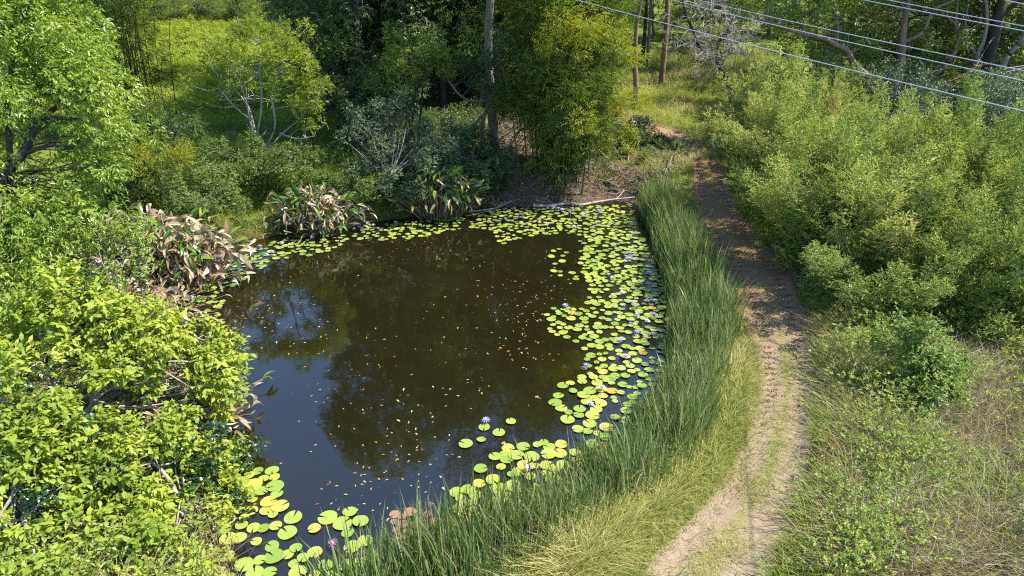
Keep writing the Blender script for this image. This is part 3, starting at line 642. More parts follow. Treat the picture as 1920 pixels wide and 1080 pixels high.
px_tree(64, 'bush', 'very dark bush filling the shade left of the dark trunks', 'bush', G(650, 255), [(640, 180, 31, .8), (610, 200, 31, .7), (660, 210, 30.5, .8), (690, 180, 31.5, .8), (630, 235, 30, .7), (600, 160, 32, .8), (700, 150, 32, .8), (670, 150, 32, .8), (720, 200, 31, .7)], 11000, .14, .45, M['forest_leaf'], M['bark_dark'], jit=.8)
px_tree(65, 'bush', 'yellow green bamboo like bush behind the leaf strewn gap', 'bush', G(985, 235), [(965, 180, 31.5, .6), (985, 205, 31.3, .5), (1000, 160, 32, .6), (950, 215, 31.3, .4), (975, 140, 32, .6)], 6000, .16, .2, M['bamboo_gold'], M['culm'])

# ------------------------------------------------------------------ left bank bushes
for k, (lab, bx, lst, n, mt) in enumerate([
    ('pale green bush at the foot of the slender tree', (440, 330), [(400, 290, 25, .6), (440, 280, 25.5, .6), (425, 310, 24.6, .6), (465, 305, 25, .5), (480, 280, 26, .5), (380, 320, 24, .5)], 9000, 'bush_leaf'),
    ('rounded green bush right of the slender tree trunk', (545, 330), [(520, 290, 26, .6), (560, 285, 26.3, .6), (590, 300, 26.3, .5), (540, 315, 25.4, .6), (575, 320, 25.4, .5), (510, 320, 25, .5)], 9500, 'bush_leaf'),
    ('low tangled bush on the bank above the largest canna clump', (390, 400), [(350, 340, 23, .6), (390, 345, 23.2, .6), (420, 360, 23, .5), (370, 375, 22, .5), (440, 380, 22.8, .4), (330, 370, 22, .5)], 8500, 'bush_leaf'),
    ('small bright green plant between the two smaller canna clumps', (695, 385), [(690, 345, 25, .3), (702, 355, 25, .3), (680, 365, 24.6, .25), (710, 335, 25.4, .25)], 1800, 'fresh_leaf'),
    ('mixed green bush behind the middle canna clump', (610, 385), [(600, 340, 25.2, .5), (640, 345, 25.4, .5), (570, 360, 24.6, .45), (620, 365, 24.8, .4), (655, 320, 26, .5)], 6500, 'bush_leaf'),
    ('low shaded bush behind the greener canna clump', (790, 375), [(740, 345, 25.4, .5), (780, 340, 25.8, .5), (830, 345, 26, .5), (760, 365, 25, .4), (870, 355, 26.2, .4)], 6500, 'grey_leaf'),
    ('grey green bush beside the short bamboo clump', (300, 330), [(270, 235, 24.5, .7), (300, 240, 25, .6), (250, 260, 24, .6), (320, 255, 25, .5), (285, 260, 24, .5)], 8000, 'grey_leaf')]):
    px_tree(70 + k, 'bush', lab, 'bush', G(*bx), lst, n, .085, .45, M[mt], M['bark_grey'], k=4, jit=.75, r=.035)

# ------------------------------------------------------------------ right thicket of feathery shrubs
def thicket_proto(seed, h, r, n, label, group, mt='wattle'):
    rng = np.random.default_rng(seed); t, c = MB(), MB(); A, B, R, PT = [], [], [], []
    for i in range(22):
        q = unit(rng.normal(size=2)) * math.sqrt(rng.random()) * r
        d = np.linalg.norm(q) / r; hh = h * (1.0 - .52 * d ** 2) * rng.uniform(.62, 1.1); o3 = np.array([q[0], q[1], 0])
        root_ = o3 * .2; top = o3 * 1.3 + Z3 * hh * 1.06 + np.array([*rng.normal(size=2) * .25, 0]); mid = root_ + (top - root_) * [.38, .38, .55]
        p = catmull([root_, mid, top], 4); tube(t, p, .016, .004, 5); c_ = rng.random()
        k = int(len(p) * .5); A.append(p[k]); B.append(top + unit(top - p[k]) * .2); R.append(rng.uniform(.3, .46)); PT.append(c_)
        for _ in range(5):                                   # side sprays, shorter towards the tip
            s = rng.uniform(.3, .85); a = p[int(s * (len(p) - 1))]; d_ = unit(o3 * .7 / r + np.array([*rng.normal(size=2) * .8, 0]) + Z3 * rng.uniform(.25, .9)); L_ = rng.uniform(.5, 1.05) * (1.25 - s)
            A.append(a); B.append(a + d_ * L_ * 1.5); R.append(L_ * .3); PT.append(c_ * .6 + rng.random() * .4)
        if d > .45:                                          # skirt
            a = o3 * .75 + Z3 * hh * rng.uniform(.08, .3); A.append(a); B.append(a + unit(o3) * .5 + Z3 * rng.uniform(.2, .6)); R.append(.3); PT.append(rng.random() * .5)
    plumes(c, rng, A, B, R, n, .125, .27, spread=.6, up=.25, droop=.1, lv=6, along=.85, prof=.85, tb=(1.25, 1.15), skew=.62, pt=PT)
    return wood_crown('thicket_shrub', label, 'shrub', np.array([0, 0, 0.]), t, M['bark_dark'], c, M[mt], group)
GT = 'feathery shrubs of the thicket right of the track'
LT = 'feathery olive green shrub massed inside the thicket right of the track'
TP = [thicket_proto(81, 4.3, 1.9, 30000, LT, GT), thicket_proto(82, 3.8, 1.8, 28000, LT, GT, 'wattle_deep'), thicket_proto(83, 4.8, 1.8, 30000, LT, GT)]
spots = []
rng = np.random.default_rng(90)
edge = np.array([[8.9, 15.9], [8.8, 17.9], [8.9, 20.0], [9.2, 22.4], [9.5, 24.9], [9.9, 27.5], [10.6, 30.0], [11.6, 32.6]])
for i, e in enumerate(edge): spots.append((e[0] + .35, e[1], (1, 0, 1, 0, 2, 1, 1, 1)[i], (.86, .98, 1.05, 1.08, 1.04, 1.0, .9, .8)[i], 0))
for i, row in enumerate((2.4, 4.8, 7.2, 9.8, 12.6)):
    for e in edge[:7]:
        x = e[0] + row + rng.normal() * .3; y = e[1] + rng.normal() * .35 + row * .12
        if y < 14.2 + row * .02 or (y > 26.2 and x > 13.5) or (y > 24 and x > 18.5): continue
        spots.append((x, y, rng.integers(3), rng.uniform(.74, 1.08) * (1 if y < 23 else .86), 1 + i))
used = [False] * 3; cnt = [0] * 8; ORD = ['first', 'second', 'third', 'fourth', 'fifth', 'sixth', 'seventh', 'eighth']
for i, (x, y, p, s, inner) in enumerate(spots):
    lab = 'feathery thicket shrub, %s from the near end, in the %s row back from the track' % (ORD[cnt[inner]], ORD[inner]) if inner else ['feathery shrub nearest the viewer beside the track, where the thicket starts', 'feathery shrub second along the track edge from the near end', 'feathery shrub third along the track edge, overhanging the shaded ruts',
                           'feathery shrub fourth along the track edge, at its darkest shade', 'tall feathery shrub beside the track halfway along the thicket', 'feathery shrub beside the track near its far bend', 'feathery shrub at the far bend of the track', 'last small feathery shrub of the thicket before the open meadow'][i]
    loc = (x, y, float(hgt(x, y)) - .05)
    if not used[p]: used[p] = True; o = TP[p]; o.location = loc; o['label'] = lab; o.rotation_euler = (0, 0, i * 1.7); o.scale = (s, s, s)
    else: o = dup(TP[p], loc, i * 2.4, (s, s, s * (.9 + .2 * ((i * 7) % 5) / 4)), lab)
    if not inner:
        if 'group' in o: del o['group']
    else: o['group'] = GT; cnt[inner] += 1
def shrub_small():
    b = G(1740, 745)
    Y = b[1]
    px_tree(95, 'shrub', 'upright fresh green shrub standing alone at the near foot of the thicket', 'shrub', b, [(1725, 632, Y - .1, .4), (1720, 660, Y - .2, .5), (1748, 676, Y - .2, .48), (1702, 685, Y - .3, .45), (1768, 700, Y - .2, .42), (1730, 710, Y - .4, .5), (1698, 720, Y - .4, .4), (1762, 730, Y - .4, .42), (1735, 745, Y - .5, .4), (1722, 612, Y - .1, .26)], 8500, .10, .42, M['fresh_leaf'], M['bark_pale'], jit=.5, r=.025)
    px_tree(96, 'shrub', 'pale green low bush at the right edge below the thicket', 'shrub', G(1890, 660), [(1880, 560, 14.6, .6), (1910, 590, 14.3, .6), (1860, 600, 14.3, .5), (1900, 630, 14, .5), (1840, 570, 14.8, .5), (1930, 550, 14.6, .6)], 11000, .07, .36, M['wattle'], M['bark_grey'], jit=.7, r=.03, up=.4, droop=0)
shrub_small()
# darker bushes behind the thicket
for k, (x, y, h_, mt, lab) in enumerate([(15.0, 35.5, 5.0, 'bush_leaf', 'bushy olive tree behind the thicket near the bare grey tree'), (18.5, 34.0, 3.0, 'grey_leaf', 'grey green bushy tree at the foot of the reddish forked trunk'), (23.0, 32.5, 3.4, 'grey_leaf', 'grey leaved bushy tree under the power lines at the right'),
                                          (27.5, 32.0, 3.4, 'bush_leaf', 'olive bushy tree at the right edge under the power lines'), (13.0, 31.5, 3.6, 'bush_leaf', 'dense green bushy tree behind the far end of the thicket'), (16.2, 30.5, 3.4, 'grey_leaf', 'grey green bushy tree under the crooked reddish limb'), (20.3, 29.5, 3.0, 'grey_leaf', 'low grey green bushy tree below the reddish fork'), (24.5, 28.5, 3.0, 'grey_leaf', 'low grey green bushy tree right of the reddish fork'), (12.3, 35.0, 3.2, 'wattle', 'small feathery shrub at the foot of the bare leaning tree'), (30.0, 29.0, 4.2, 'fresh_leaf', 'fresh green bushy tree at the right edge above the thicket')]):
    forest_tree(100 + k, lab, np.array([x, y]), h_, 1.9, .05, 14000, M[mt], M['bark_grey'], .09, 34, L=.1, wr=.42, droop=.2, name='bushy_tree', rc=.62)

# ------------------------------------------------------------------ right background: gum trees with reddish limbs, bare tree
def limb_tree(seed, name, label, paths, crown, nleaf, leafm, bark, L=.19, wr=.4):
    rng = np.random.default_rng(seed); b = ground(paths[0][1][0]); t, c = MB(), MB(); pts = []
    for (r, p) in paths:
        q = catmull(p, 6); tube(t, q, r, r * .4, 8); pts.append(q)
    pts = np.vstack(pts)
    A, B, R = px_clumps(rng, crown, 4, .7, outc=pts.mean(0))
    for a, e in zip(A, B):
        i = int(np.argmin(np.linalg.norm(pts - a, axis=1) + np.maximum(pts[:, 2] - a[2], 0))); tube(t, catmull([pts[i], (pts[i] + a) / 2 + rng.normal(size=3) * .15, a, e], 3), .035, .01, 4)
    plumes(c, rng, A, B, R, nleaf, L, wr, spread=.7, up=.1, droop=.5)
    return wood_crown(name, label, 'tree', b, t, bark, c, leafm)
Q = 33.0
gb = ground(P(1678, 200, Q))
limb_tree(111, 'gum_tree', 'reddish gum tree forked low into a crooked limb and an upright limb behind the thicket',
          [(.2, [gb - Z3 * .1, P(1680, 195, Q)]), (.17, [P(1680, 195, Q), P(1660, 165, Q - .3), P(1630, 143, Q - .5), P(1605, 125, Q - .6), P(1588, 95, Q - .6), P(1568, 85, Q - .7), P(1545, 72, Q - .8), P(1500, 62, Q - 1), P(1465, 50, Q - 1.2), P(1420, 35, Q - 1.2)]),
           (.2, [P(1680, 190, Q), P(1690, 110, Q + .2), P(1695, 50, Q + .3), P(1705, -20, Q + .4), P(1700, -120, Q + .5)]), (.1, [P(1692, 80, Q + .2), P(1730, 60, Q), P(1750, 20, Q), P(1790, 0, Q)]), (.08, [P(1568, 85, Q - .7), P(1570, 40, Q - .6), P(1560, -20, Q - .6)])],
          [(1480, 30, Q, .8), (1540, 20, Q, .8), (1520, 70, Q + 1, .7), (1600, 20, Q + 1, .9), (1640, 50, Q + 1, .8), (1450, -20, Q, 1), (1560, -40, Q, 1), (1650, -50, Q, 1.1), (1720, -20, Q, 1), (1740, -100, Q, 1.2), (1620, -140, Q, 1.3), (1780, 10, Q + 1, .8), (1640, 110, Q + 1.5, .7), (1700, -200, Q, 1.3), (1745, 60, Q + 1.5, .8)], 16000, M['fresh_leaf'], M['bark_red'])
gb2 = ground(P(1740, 195, 34))
limb_tree(112, 'gum_tree', 'slender reddish gum tree leaning right with a bleached side branch, behind the thicket',
          [(.12, [gb2 - Z3 * .1, P(1730, 170, 34), P(1775, 120, 34), P(1798, 75, 34), P(1792, 40, 34), P(1800, -20, 34), P(1830, -120, 34)]), (.06, [P(1725, 172, 34), P(1765, 158, 33.8), P(1800, 145, 33.6), P(1830, 125, 33.6)]), (.07, [P(1792, 45, 34), P(1775, 25, 34), P(1785, -30, 34)])],
          [(1830, 60, 38, .8), (1850, 20, 38.5, .9), (1800, 110, 38, .7), (1830, -60, 34, 1.1), (1780, -80, 34, 1.1), (1850, 100, 38.5, .7), (1860, -140, 34, 1.2), (1760, 100, 35.5, .7)], 10000, M['fresh_leaf'], M['bark_red'])
gb3 = ground(P(1835, 175, 36))
limb_tree(113, 'gum_tree', 'thick dark rough trunk leaning right near the right edge',
          [(.36, [gb3 - Z3 * .1, P(1848, 130, 36), P(1865, 60, 36), P(1880, -10, 36), P(1900, -120, 36), P(1905, -240, 36)]), (.14, [P(1872, 30, 36), P(1900, 10, 35.8), P(1940, -20, 35.5)])],
          [(1900, 60, 39, .9), (1880, 110, 39.5, .9), (1920, 10, 39, 1), (1850, -80, 36, 1.3), (1950, -100, 36, 1.4), (1880, -200, 36, 1.5), (1960, 0, 36, 1.2), (1820, -20, 37, 1)], 13000, M['fresh_leaf'], M['bark_dark'])
gb4 = ground(P(1862, 190, 34.5))
limb_tree(114, 'gum_tree', 'curving grey trunk at the right edge beside the thick dark trunk', [(.17, [gb4 - Z3 * .1, P(1870, 150, 34.5), P(1890, 105, 34.5), P(1915, 75, 34.5), P(1935, 20, 34.5), P(1940, -80, 34.5)])],
          [(1955, 20, 36.5, .8), (1960, -50, 34.5, 1.1), (1920, -110, 34.5, 1.2), (1960, 130, 37, .8)], 7000, M['bush_leaf'], M['bark_grey'])
gb5 = ground(P(1825, 180, 35))
limb_tree(115, 'gum_tree', 'thin twin trunk just left of the thick dark trunk', [(.14, [gb5 - Z3 * .1, P(1828, 120, 35), P(1845, 70, 35), P(1850, 20, 35), P(1835, -60, 35)]), (.08, [P(1828, 100, 35), P(1810, 60, 35), P(1815, 10, 35)])],
          [(1810, -10, 38, .9), (1850, -80, 35, 1.1), (1790, -80, 35, 1), (1830, 30, 39, .8)], 6500, M['fresh_leaf'], M['bark_grey'])
def straight(seed, label, b, r, h, bark, ncl=18, n=7000, lm='bush_leaf', lean=(0, 0), lo=.5):
    forest_tree(seed, label, b, h, 2.2, lo, n, M[lm], bark, r, ncl, lean, name='gum_tree', L=.18)
straight(121, 'straight brown trunk standing alone in the far sunlit meadow', G(1240, 157), .2, 15, M['bark_red'], 22, 8000)
straight(122, 'darker straight trunk rising from the meadow edge right of the golden bamboo', G(1194, 205), .15, 15, M['bark_red'], 18, 7000)
straight(123, 'thin pale trunk behind the meadow, between the two brown trunks', G(1213, 122), .12, 13, M['bark_grey'], 16, 6000, lean=(.6, 0))
straight(124, 'thin dark trunk farthest back beside the brown meadow trunks', G(1205, 112), .15, 14, M['bark_dark'], 16, 6000)
def bare_tree():
    rng = np.random.default_rng(131); b = G(1376, 192); Yb = b[1]; t, tw = MB(), MB()
    main = [(.2, [b - Z3 * .1, P(1365, 160, Yb), P(1352, 130, Yb), P(1340, 112, Yb), P(1315, 92, Yb - .2), P(1300, 60, Yb - .3), P(1288, 30, Yb - .3), P(1278, -10, Yb)]),
            (.09, [P(1342, 115, Yb), P(1348, 80, Yb), P(1362, 60, Yb), P(1376, 30, Yb)]), (.06, [P(1345, 110, Yb), P(1380, 80, Yb - .5), P(1410, 65, Yb - .6), P(1430, 50, Yb - .6)]), (.06, [P(1312, 90, Yb), P(1280, 85, Yb - .5), P(1262, 95, Yb - .6)]),
            (.06, [P(1300, 60, Yb), P(1325, 30, Yb - .4), P(1340, 5, Yb - .4)]), (.05, [P(1345, 112, Yb), P(1375, 100, Yb - .8), P(1400, 105, Yb - 1)]), (.05, [P(1350, 128, Yb), P(1330, 110, Yb - .8), P(1300, 100, Yb - 1)])]
    def grow(a, d, L, r, lvl):
        e = a + d * L; m = (a + e) / 2 + rng.normal(size=3) * L * .12; tube(tw, [a, m, e], r, r * .5, 4)
        if lvl:
            for _ in range(3): grow(m if rng.random() < .4 else e, unit(d + rng.normal(size=3) * .75 - Z3 * .05), L * .68, r * .55, lvl - 1)
    for i, (r, p) in enumerate(main):
        q = catmull(p, 6); tube(t if i < 2 else tw, q, r, r * .3, 7)
        for j in range(len(q) // 4, len(q), 2 if i else 3):
            if i == 0 and j < len(q) * .45: continue
            for _ in range(2): grow(q[j], unit(rng.normal(size=3) + Z3 * .2), rng.uniform(.5, .9), .028, 3)
    o = thing('bare_tree', b, 'bare leaning tree with a dark trunk and tangled pale twigs at the meadow edge', 'tree')
    t.build('trunk', M['bark_dark'], o, b, True); tw.build('bare_branches', M['deadwood'], o, b)
bare_tree()
# background trees on the rise
GB = 'leafy trees of the far bush along the top of the rise'
LB = 'leafy tree of the far bush along the top of the rise'
r1 = forest_tree(141, LB, np.array([14, 52.]), 10, 3.0, .12, 12000, M['bush_leaf'], M['bark_grey'], .16, 40, L=.22, group=GB, name='bush_tree', rc=.9)
r2 = forest_tree(142, LB, np.array([19, 47.]), 11, 3.1, .1, 12000, M['fresh_leaf'], M['bark_grey'], .16, 40, L=.22, group=GB, name='bush_tree', rc=.9)
r3 = forest_tree(143, LB, np.array([17, 58.]), 12, 3.3, .15, 12000, M['forest_leaf'], M['bark_dark'], .18, 40, L=.24, group=GB, name='bush_tree', rc=1.0)
rng = np.random.default_rng(150); RB = (r1, r2, r3); k = 0
pts = [(23, 44), (27, 42), (31, 40), (35, 38), (24, 50), (29, 48), (34, 45), (39, 43), (26, 56), (32, 54), (38, 52), (11.5, 60), (21, 63), (28, 63), (36, 61), (5, 57), (0, 50), (2, 64), (9, 68), (17, 70), (-3, 60), (42, 36), (38, 32),
       (20, 39.5), (6, 49.5), (-1, 72), (25, 72), (34, 72), (44, 48), (45, 60), (3, 44), (-36, 38), (-34, 30), (-30, 46), (-38, 52), (-24, 34), (-22, 29), (-27, 24), (-20, 20), (-24, 16), (-30, 18)]
for i, (x, y) in enumerate(pts):
    x += rng.normal() * .6; y += rng.normal() * .6
    dup(RB[(i * 5 + i // 3) % 3], (x, y, float(hgt(x, y)) - .1), rng.random() * 6.28, rng.uniform(.8, 1.15))
GS = 'scrub bushes along the top of the sunlit slope'
for i in range(26):
    x, y = -36 + i * 1.05 + rng.normal() * .4, 68 + rng.normal() * 2.2
    dup(RB[i % 3], (x, y, float(hgt(x, y)) - .2), rng.random() * 6.28, (.34, .34, rng.uniform(.18, .32)), 'rounded scrub bush in the belt along the top of the sunlit slope', GS)
for i in range(46):                                                     # ridge line
    x = -62 + i * 2.9 + rng.normal() * .8; y = 80 + rng.normal() * 5
    s = rng.uniform(.6, 1.05) * (.42 if -34 < x < -12 else 1)
    dup(RB[rng.integers(3)], (x, y, float(hgt(x, y)) - .2), rng.random() * 6.28, s)

# ------------------------------------------------------------------ bank shrubs between pond end and track
for k, (lab, bx, lst, n, mt, L) in enumerate([
    ('green bush between the golden bamboo and the far end of the track', (1240, 335), [(1215, 270, 31, .5), (1245, 280, 31, .6), (1270, 295, 30.6, .5), (1225, 305, 30, .6), (1255, 315, 29.6, .5), (1200, 300, 30, .4)], 11000, 'bush_leaf', .085),
    ('yellow green low bush right beside the bamboo base', (1165, 300), [(1150, 265, 31, .5), (1170, 275, 31, .4), (1135, 275, 30.6, .4), (1160, 290, 30.4, .35)], 4500, 'bamboo_gold', .12),
    ('dark drooping leaved bush above the track bend', (1185, 275), [(1185, 235, 32.6, .5), (1175, 250, 32.2, .4), (1200, 255, 32.2, .4), (1230, 262, 32, .3)], 3600, 'grey_leaf', .16),
    ('ferny bush at the far tip of the reed bed', (1255, 355), [(1240, 335, 28.6, .4), (1262, 340, 28.8, .4), (1225, 345, 28, .35)], 3500, 'bush_leaf', .1),
    ('dark low bush on the right where the track bends away', (1345, 305), [(1330, 285, 31.6, .5), (1350, 270, 32.4, .6), (1365, 290, 32, .5), (1325, 262, 33, .4)], 7000, 'wattle', .085)]):
    px_tree(160 + k, 'bush', lab, 'bush', G(*bx), lst, n, L, .38, M[mt], M['bark_grey'], jit=.75, r=.035)
# driftwood, log, dead roots, fallen branches
def stick(seed, name, label, cat, pts, r0, r1, mat, kids=0, smoothit=True):
    rng = np.random.default_rng(seed); mb = MB(); p = catmull(pts, 6); tube(mb, p, r0, r1, 7)
    for _ in range(kids):
        i = rng.integers(len(p) // 3, len(p)); d = unit(p[min(i + 1, len(p) - 1)] - p[i - 1] + rng.normal(size=3) * .8); L = rng.uniform(.3, .8)
        tube(mb, bend_path(p[i], p[i] + d * L, rng, 5, .1), r0 * .4, r1 * .4, 5)
    c = np.asarray(pts[0]); return tag(mb.build(name, M[mat], None, c, True), label, cat)
stick(171, 'fallen_log', 'bleached log lying in the water along the far end of the pond', 'log', [on_z(1000, 386, .03), on_z(1030, 386, .05), on_z(1062, 382, .04), on_z(1088, 384, .09), on_z(1112, 380, .1), on_z(1145, 375, .16), on_z(1190, 370, .3)], .065, .035, 'deadwood', 6)
b1 = G(1025, 300)
stick(172, 'dead_root', 'pale dead root hanging down the bank below the bamboo', 'root', [P(1022, 290, b1[1]), P(1033, 315, b1[1] - .6), P(1042, 340, b1[1] - 1.2), P(1043, 368, b1[1] - 1.5)], .06, .02, 'deadwood', 9)
stick(173, 'dead_root', 'short forked dead root left of the hanging pale root', 'root', [P(1020, 292, b1[1]), P(1022, 310, b1[1] - .4), P(1018, 325, b1[1] - .9)], .04, .015, 'deadwood', 3)
stick(174, 'dead_branch', 'thin dead branch slanting down beside the bamboo', 'branch', [G(1115, 290) + Z3 * .4, G(1150, 318) + Z3 * .2], .03, .015, 'deadwood', 2)
stick(175, 'dead_branch', 'dark fallen branch on the leaf strewn far bank', 'branch', [G(1135, 335) + Z3 * .15, G(1160, 352) + Z3 * .1], .05, .03, 'bark_dark', 2)
stick(176, 'dead_branch', 'thin stick leaning into the water between the two far canna clumps', 'branch', [on_z(690, 420, 0.02), P(665, 404, 24.3), P(640, 398, 24.5)], .018, .01, 'deadwood', 3)
stick(177, 'dead_branch', 'thin dark stick lying in the water right of the greener canna clump', 'branch', [on_z(880, 397, .03), on_z(930, 390, .08), G(960, 380) + Z3 * .1], .03, .015, 'deadwood', 1)
for k, (lab, pts) in enumerate([
    ('long dead stem arching beside the lone fresh shrub', [(1775, 690, 12.9), (1810, 668, 13.3), (1845, 652, 13.6), (1858, 648, 13.7)]), ('drooping dead stem curving down right of the lone fresh shrub', [(1860, 648, 13.7), (1858, 675, 13.4), (1845, 700, 13.0), (1815, 725, 12.5)]),
    ('straight dead stem leaning left at the foot of the thicket', [(1577, 645, 14.6), (1600, 668, 14.2), (1622, 692, 13.8)]), ('dead stem lying across the meadow, lower right centre', [(1690, 945, 9.6), (1720, 910, 10.0), (1748, 880, 10.4)]),
    ('pale dead stem at the right edge of the meadow', [(1870, 690, 13.2), (1905, 720, 12.6), (1930, 745, 12.2)]), ('low dead stem right of the lone fresh shrub', [(1790, 720, 12.8), (1820, 740, 12.4), (1865, 742, 12.4)]),
    ('pale upright dead stalk in the open meadow', [(1638, 840, 11.0), (1625, 815, 11.1), (1618, 800, 11.2)]), ('thin dead twig arching over the thicket foot', [(1600, 640, 14.8), (1640, 620, 15.0), (1680, 625, 14.8)])]):
    stick(180 + k, 'dead_branch', lab, 'branch', [P(*q) for q in pts], .013, .006, 'twig', 6)

# ------------------------------------------------------------------ power lines
WR = [('lowest power line crossing in front of the gnarled limbs', (1060, -6, 25), (1930, 211, 14)), ('second lowest power line at the upper right', (1235, -6, 25.5), (1930, 154, 14.6)), ('third power line from the bottom at the upper right', (1275, -8, 26), (1930, 135, 15.2)),
      ('lower line of the upper pair of power lines', (1590, -6, 21), (1930, 60, 15.6)), ('upper line of the upper pair of power lines', (1640, -5, 21), (1930, 51, 16.2)), ('topmost power line in the upper right corner', (1865, -4, 19), (1930, 10, 16.8))]
for lab, a, b in WR:
    a, b = P(*a), P(*b); d = b - a; mb = MB(); L_ = float(np.linalg.norm(d)); s = np.linspace(-26 / L_, 1 + 26 / L_, 80)
    p = a + d * s[:, None]; p[:, 2] += .0011 * L_ * L_ * s * (s - 1)
    tube(mb, p, .012, .012, 6); tag(mb.build('power_line', M['wire'], None, a, True), lab, 'cable')

# ------------------------------------------------------------------ reeds and grasses (uncountable)
rng = np.random.default_rng(200)
def mass(name, mat, mb, label, cat):
    tag(mb.build(name, mat), label, cat, kind='stuff')
REED = wpoly([(1186, 392), (1215, 450), (1238, 540), (1250, 640), (1235, 720), (1190, 800), (1110, 885), (1010, 950), (880, 1022), (750, 1085), (560, 1160), (560, 1230), (820, 1190), (985, 1105), (1060, 1050), (1130, 1005), (1235, 940), (1325, 860), (1352, 780), (1372, 690), (1388, 620), (1372, 560), (1320, 470), (1285, 410), (1262, 372), (1210, 372)])
mb = MB(); q = scatter(rng, REED, 26000); f = field(q, 1.3, .4); q = q[rng.random(len(q)) < .12 + .95 * f]; n = len(q)
b = lift(q); b[:, 2] = np.maximum(b[:, 2], -.1)
edge_d = seg_dist(REED, q[:, 0], q[:, 1]); kp = edge_d > .45 * rng.random(n) * field(q, 2.6, 5); q = q[kp]; b = b[kp]; edge_d = edge_d[kp]; n = len(q); Hh = rng.uniform(.95, 1.75, n) * (.62 + .38 * smooth(0, .5, edge_d)) * (.62 + .32 * field(q, .7, 2) + .3 * field(q, 2.4, 3))
blades(mb, rng, b, Hh, rng.uniform(.016, .032, n), .2, 5, np.clip(rng.beta(2, 2.6, n) + .12 * (field(q, 2.2, 1) - .5) + (rng.random(n) < .14) * .5, 0, 1), .13, np.column_stack([field(q, 1.6, 1) - .5, field(q, 1.6, 4) - .5, np.zeros(n)]) * 1.3)
mass('reeds', M['reed'], mb, 'tall blue green reeds crowding the pond edge beside the track', 'reeds')
TG = wpoly([(1262, 372), (1296, 372), (1318, 460), (1380, 550), (1402, 640), (1414, 720), (1396, 800), (1368, 880), (1300, 945), (1215, 1020), (1180, 1110), (960, 1130), (985, 1105), (1060, 1050), (1130, 1005), (1235, 940), (1325, 860), (1352, 780), (1372, 690), (1388, 620), (1372, 560), (1320, 470), (1285, 410)])
mb = MB(); q, out, sz, tt = tussocks(rng, TG, 2300, 26, .34); n = len(q); ed = seg_dist(TL, q[:, 0], q[:, 1], False)
Hh = rng.uniform(.2, .8, n) * sz * (.25 + .75 * smooth(.1, .8, ed))
blades(mb, rng, lift(q), Hh, rng.uniform(.008, .017, n), .7, 4, np.clip(rng.random(n) * .55 + .55 * tt + .3 * (field(q, 1.1, 3) - .45), 0, 1), .4, out=out)
mass('tall_grass', M['tall_grass'], mb, 'lime and straw coloured long grass between the reeds and the dirt track', 'grass')
# meadow at the lower right
MD = wpoly([(1560, 640), (1590, 760), (1612, 880), (1590, 960), (1560, 1040), (1535, 1120), (2080, 1120), (2080, 640), (1760, 680), (1600, 625)])
mb = MB(); q, out, sz, tt = tussocks(rng, MD, 2600, 34, .3, lambda c: rng.random(len(c)) < .3 + .9 * field(c, .75, 1.5)); n = len(q)
blades(mb, rng, lift(q), rng.uniform(.3, .85, n) * sz, rng.uniform(.007, .014, n), .8, 3, np.clip(rng.random(n) * .6 + tt * .5, 0, 1), .5, out=out)
mass('dry_grass', M['dry_grass'], mb, 'dry straw coloured grass through the weedy meadow at the lower right', 'grass')
mb = MB(); q, out, sz, tt = tussocks(rng, MD, 1100, 34, .3, lambda c: rng.random(len(c)) < 1.1 - .8 * field(c, .75, 1.5)); n = len(q)
blades(mb, rng, lift(q), rng.uniform(.3, .8, n) * sz, rng.uniform(.010, .018, n), .7, 3, np.clip(rng.random(n) * .5 + tt * .6, 0, 1), .4, out=out)
mass('green_grass', M['green_grass'], mb, 'green grass tussocks of the weedy meadow beside the track', 'grass')
def weeds(poly, n, h0, h1, L, wr, nl, dens=None, ph=0.):
    mb = MB(); q = scatter(rng, poly, n)
    if dens: q = q[rng.random(len(q)) < dens[0] + dens[1] * field(q, dens[2], ph)]
    b = lift(q); m = len(q); h = rng.uniform(h0, h1, m) * (.5 + .9 * field(q, .9, ph + 1))
    top = b + Z3 * h[:, None] + np.column_stack([rng.normal(size=(m, 2)) * .3 * h[:, None], np.zeros(m)])
    plumes(mb, rng, b, top, h * .42, m * nl, L, wr, spread=.8, up=.3, droop=.1, lv=5, prof=.35, tb=(1.8, 1.0), pt=np.clip(rng.random(m) * .6 + .5 * field(q, .6, ph + 2), 0, 1)); return mb
mass('weeds', M['weed_leaf'], weeds(MD, 5600, .35, 1.15, .062, .5, 26, (-.15, 1.2, .8), 3.), 'leafy green weeds sprawling over the meadow at the lower right', 'weeds')
mb = MB(); q = lift(scatter(rng, MD, 2600)); 
for p in q:
    d = unit(np.array([*rng.normal(size=2), abs(rng.normal()) * .35])); L = rng.uniform(.3, 1.0); a = p + Z3 * rng.uniform(.1, .5); tube(mb, bend_path(a, a + d * L, rng, 4, .1), .0036, .002, 3)
mass('dead_stems', M['twig'], mb, 'tangle of thin dead stems and twigs through the meadow weeds', 'twigs')
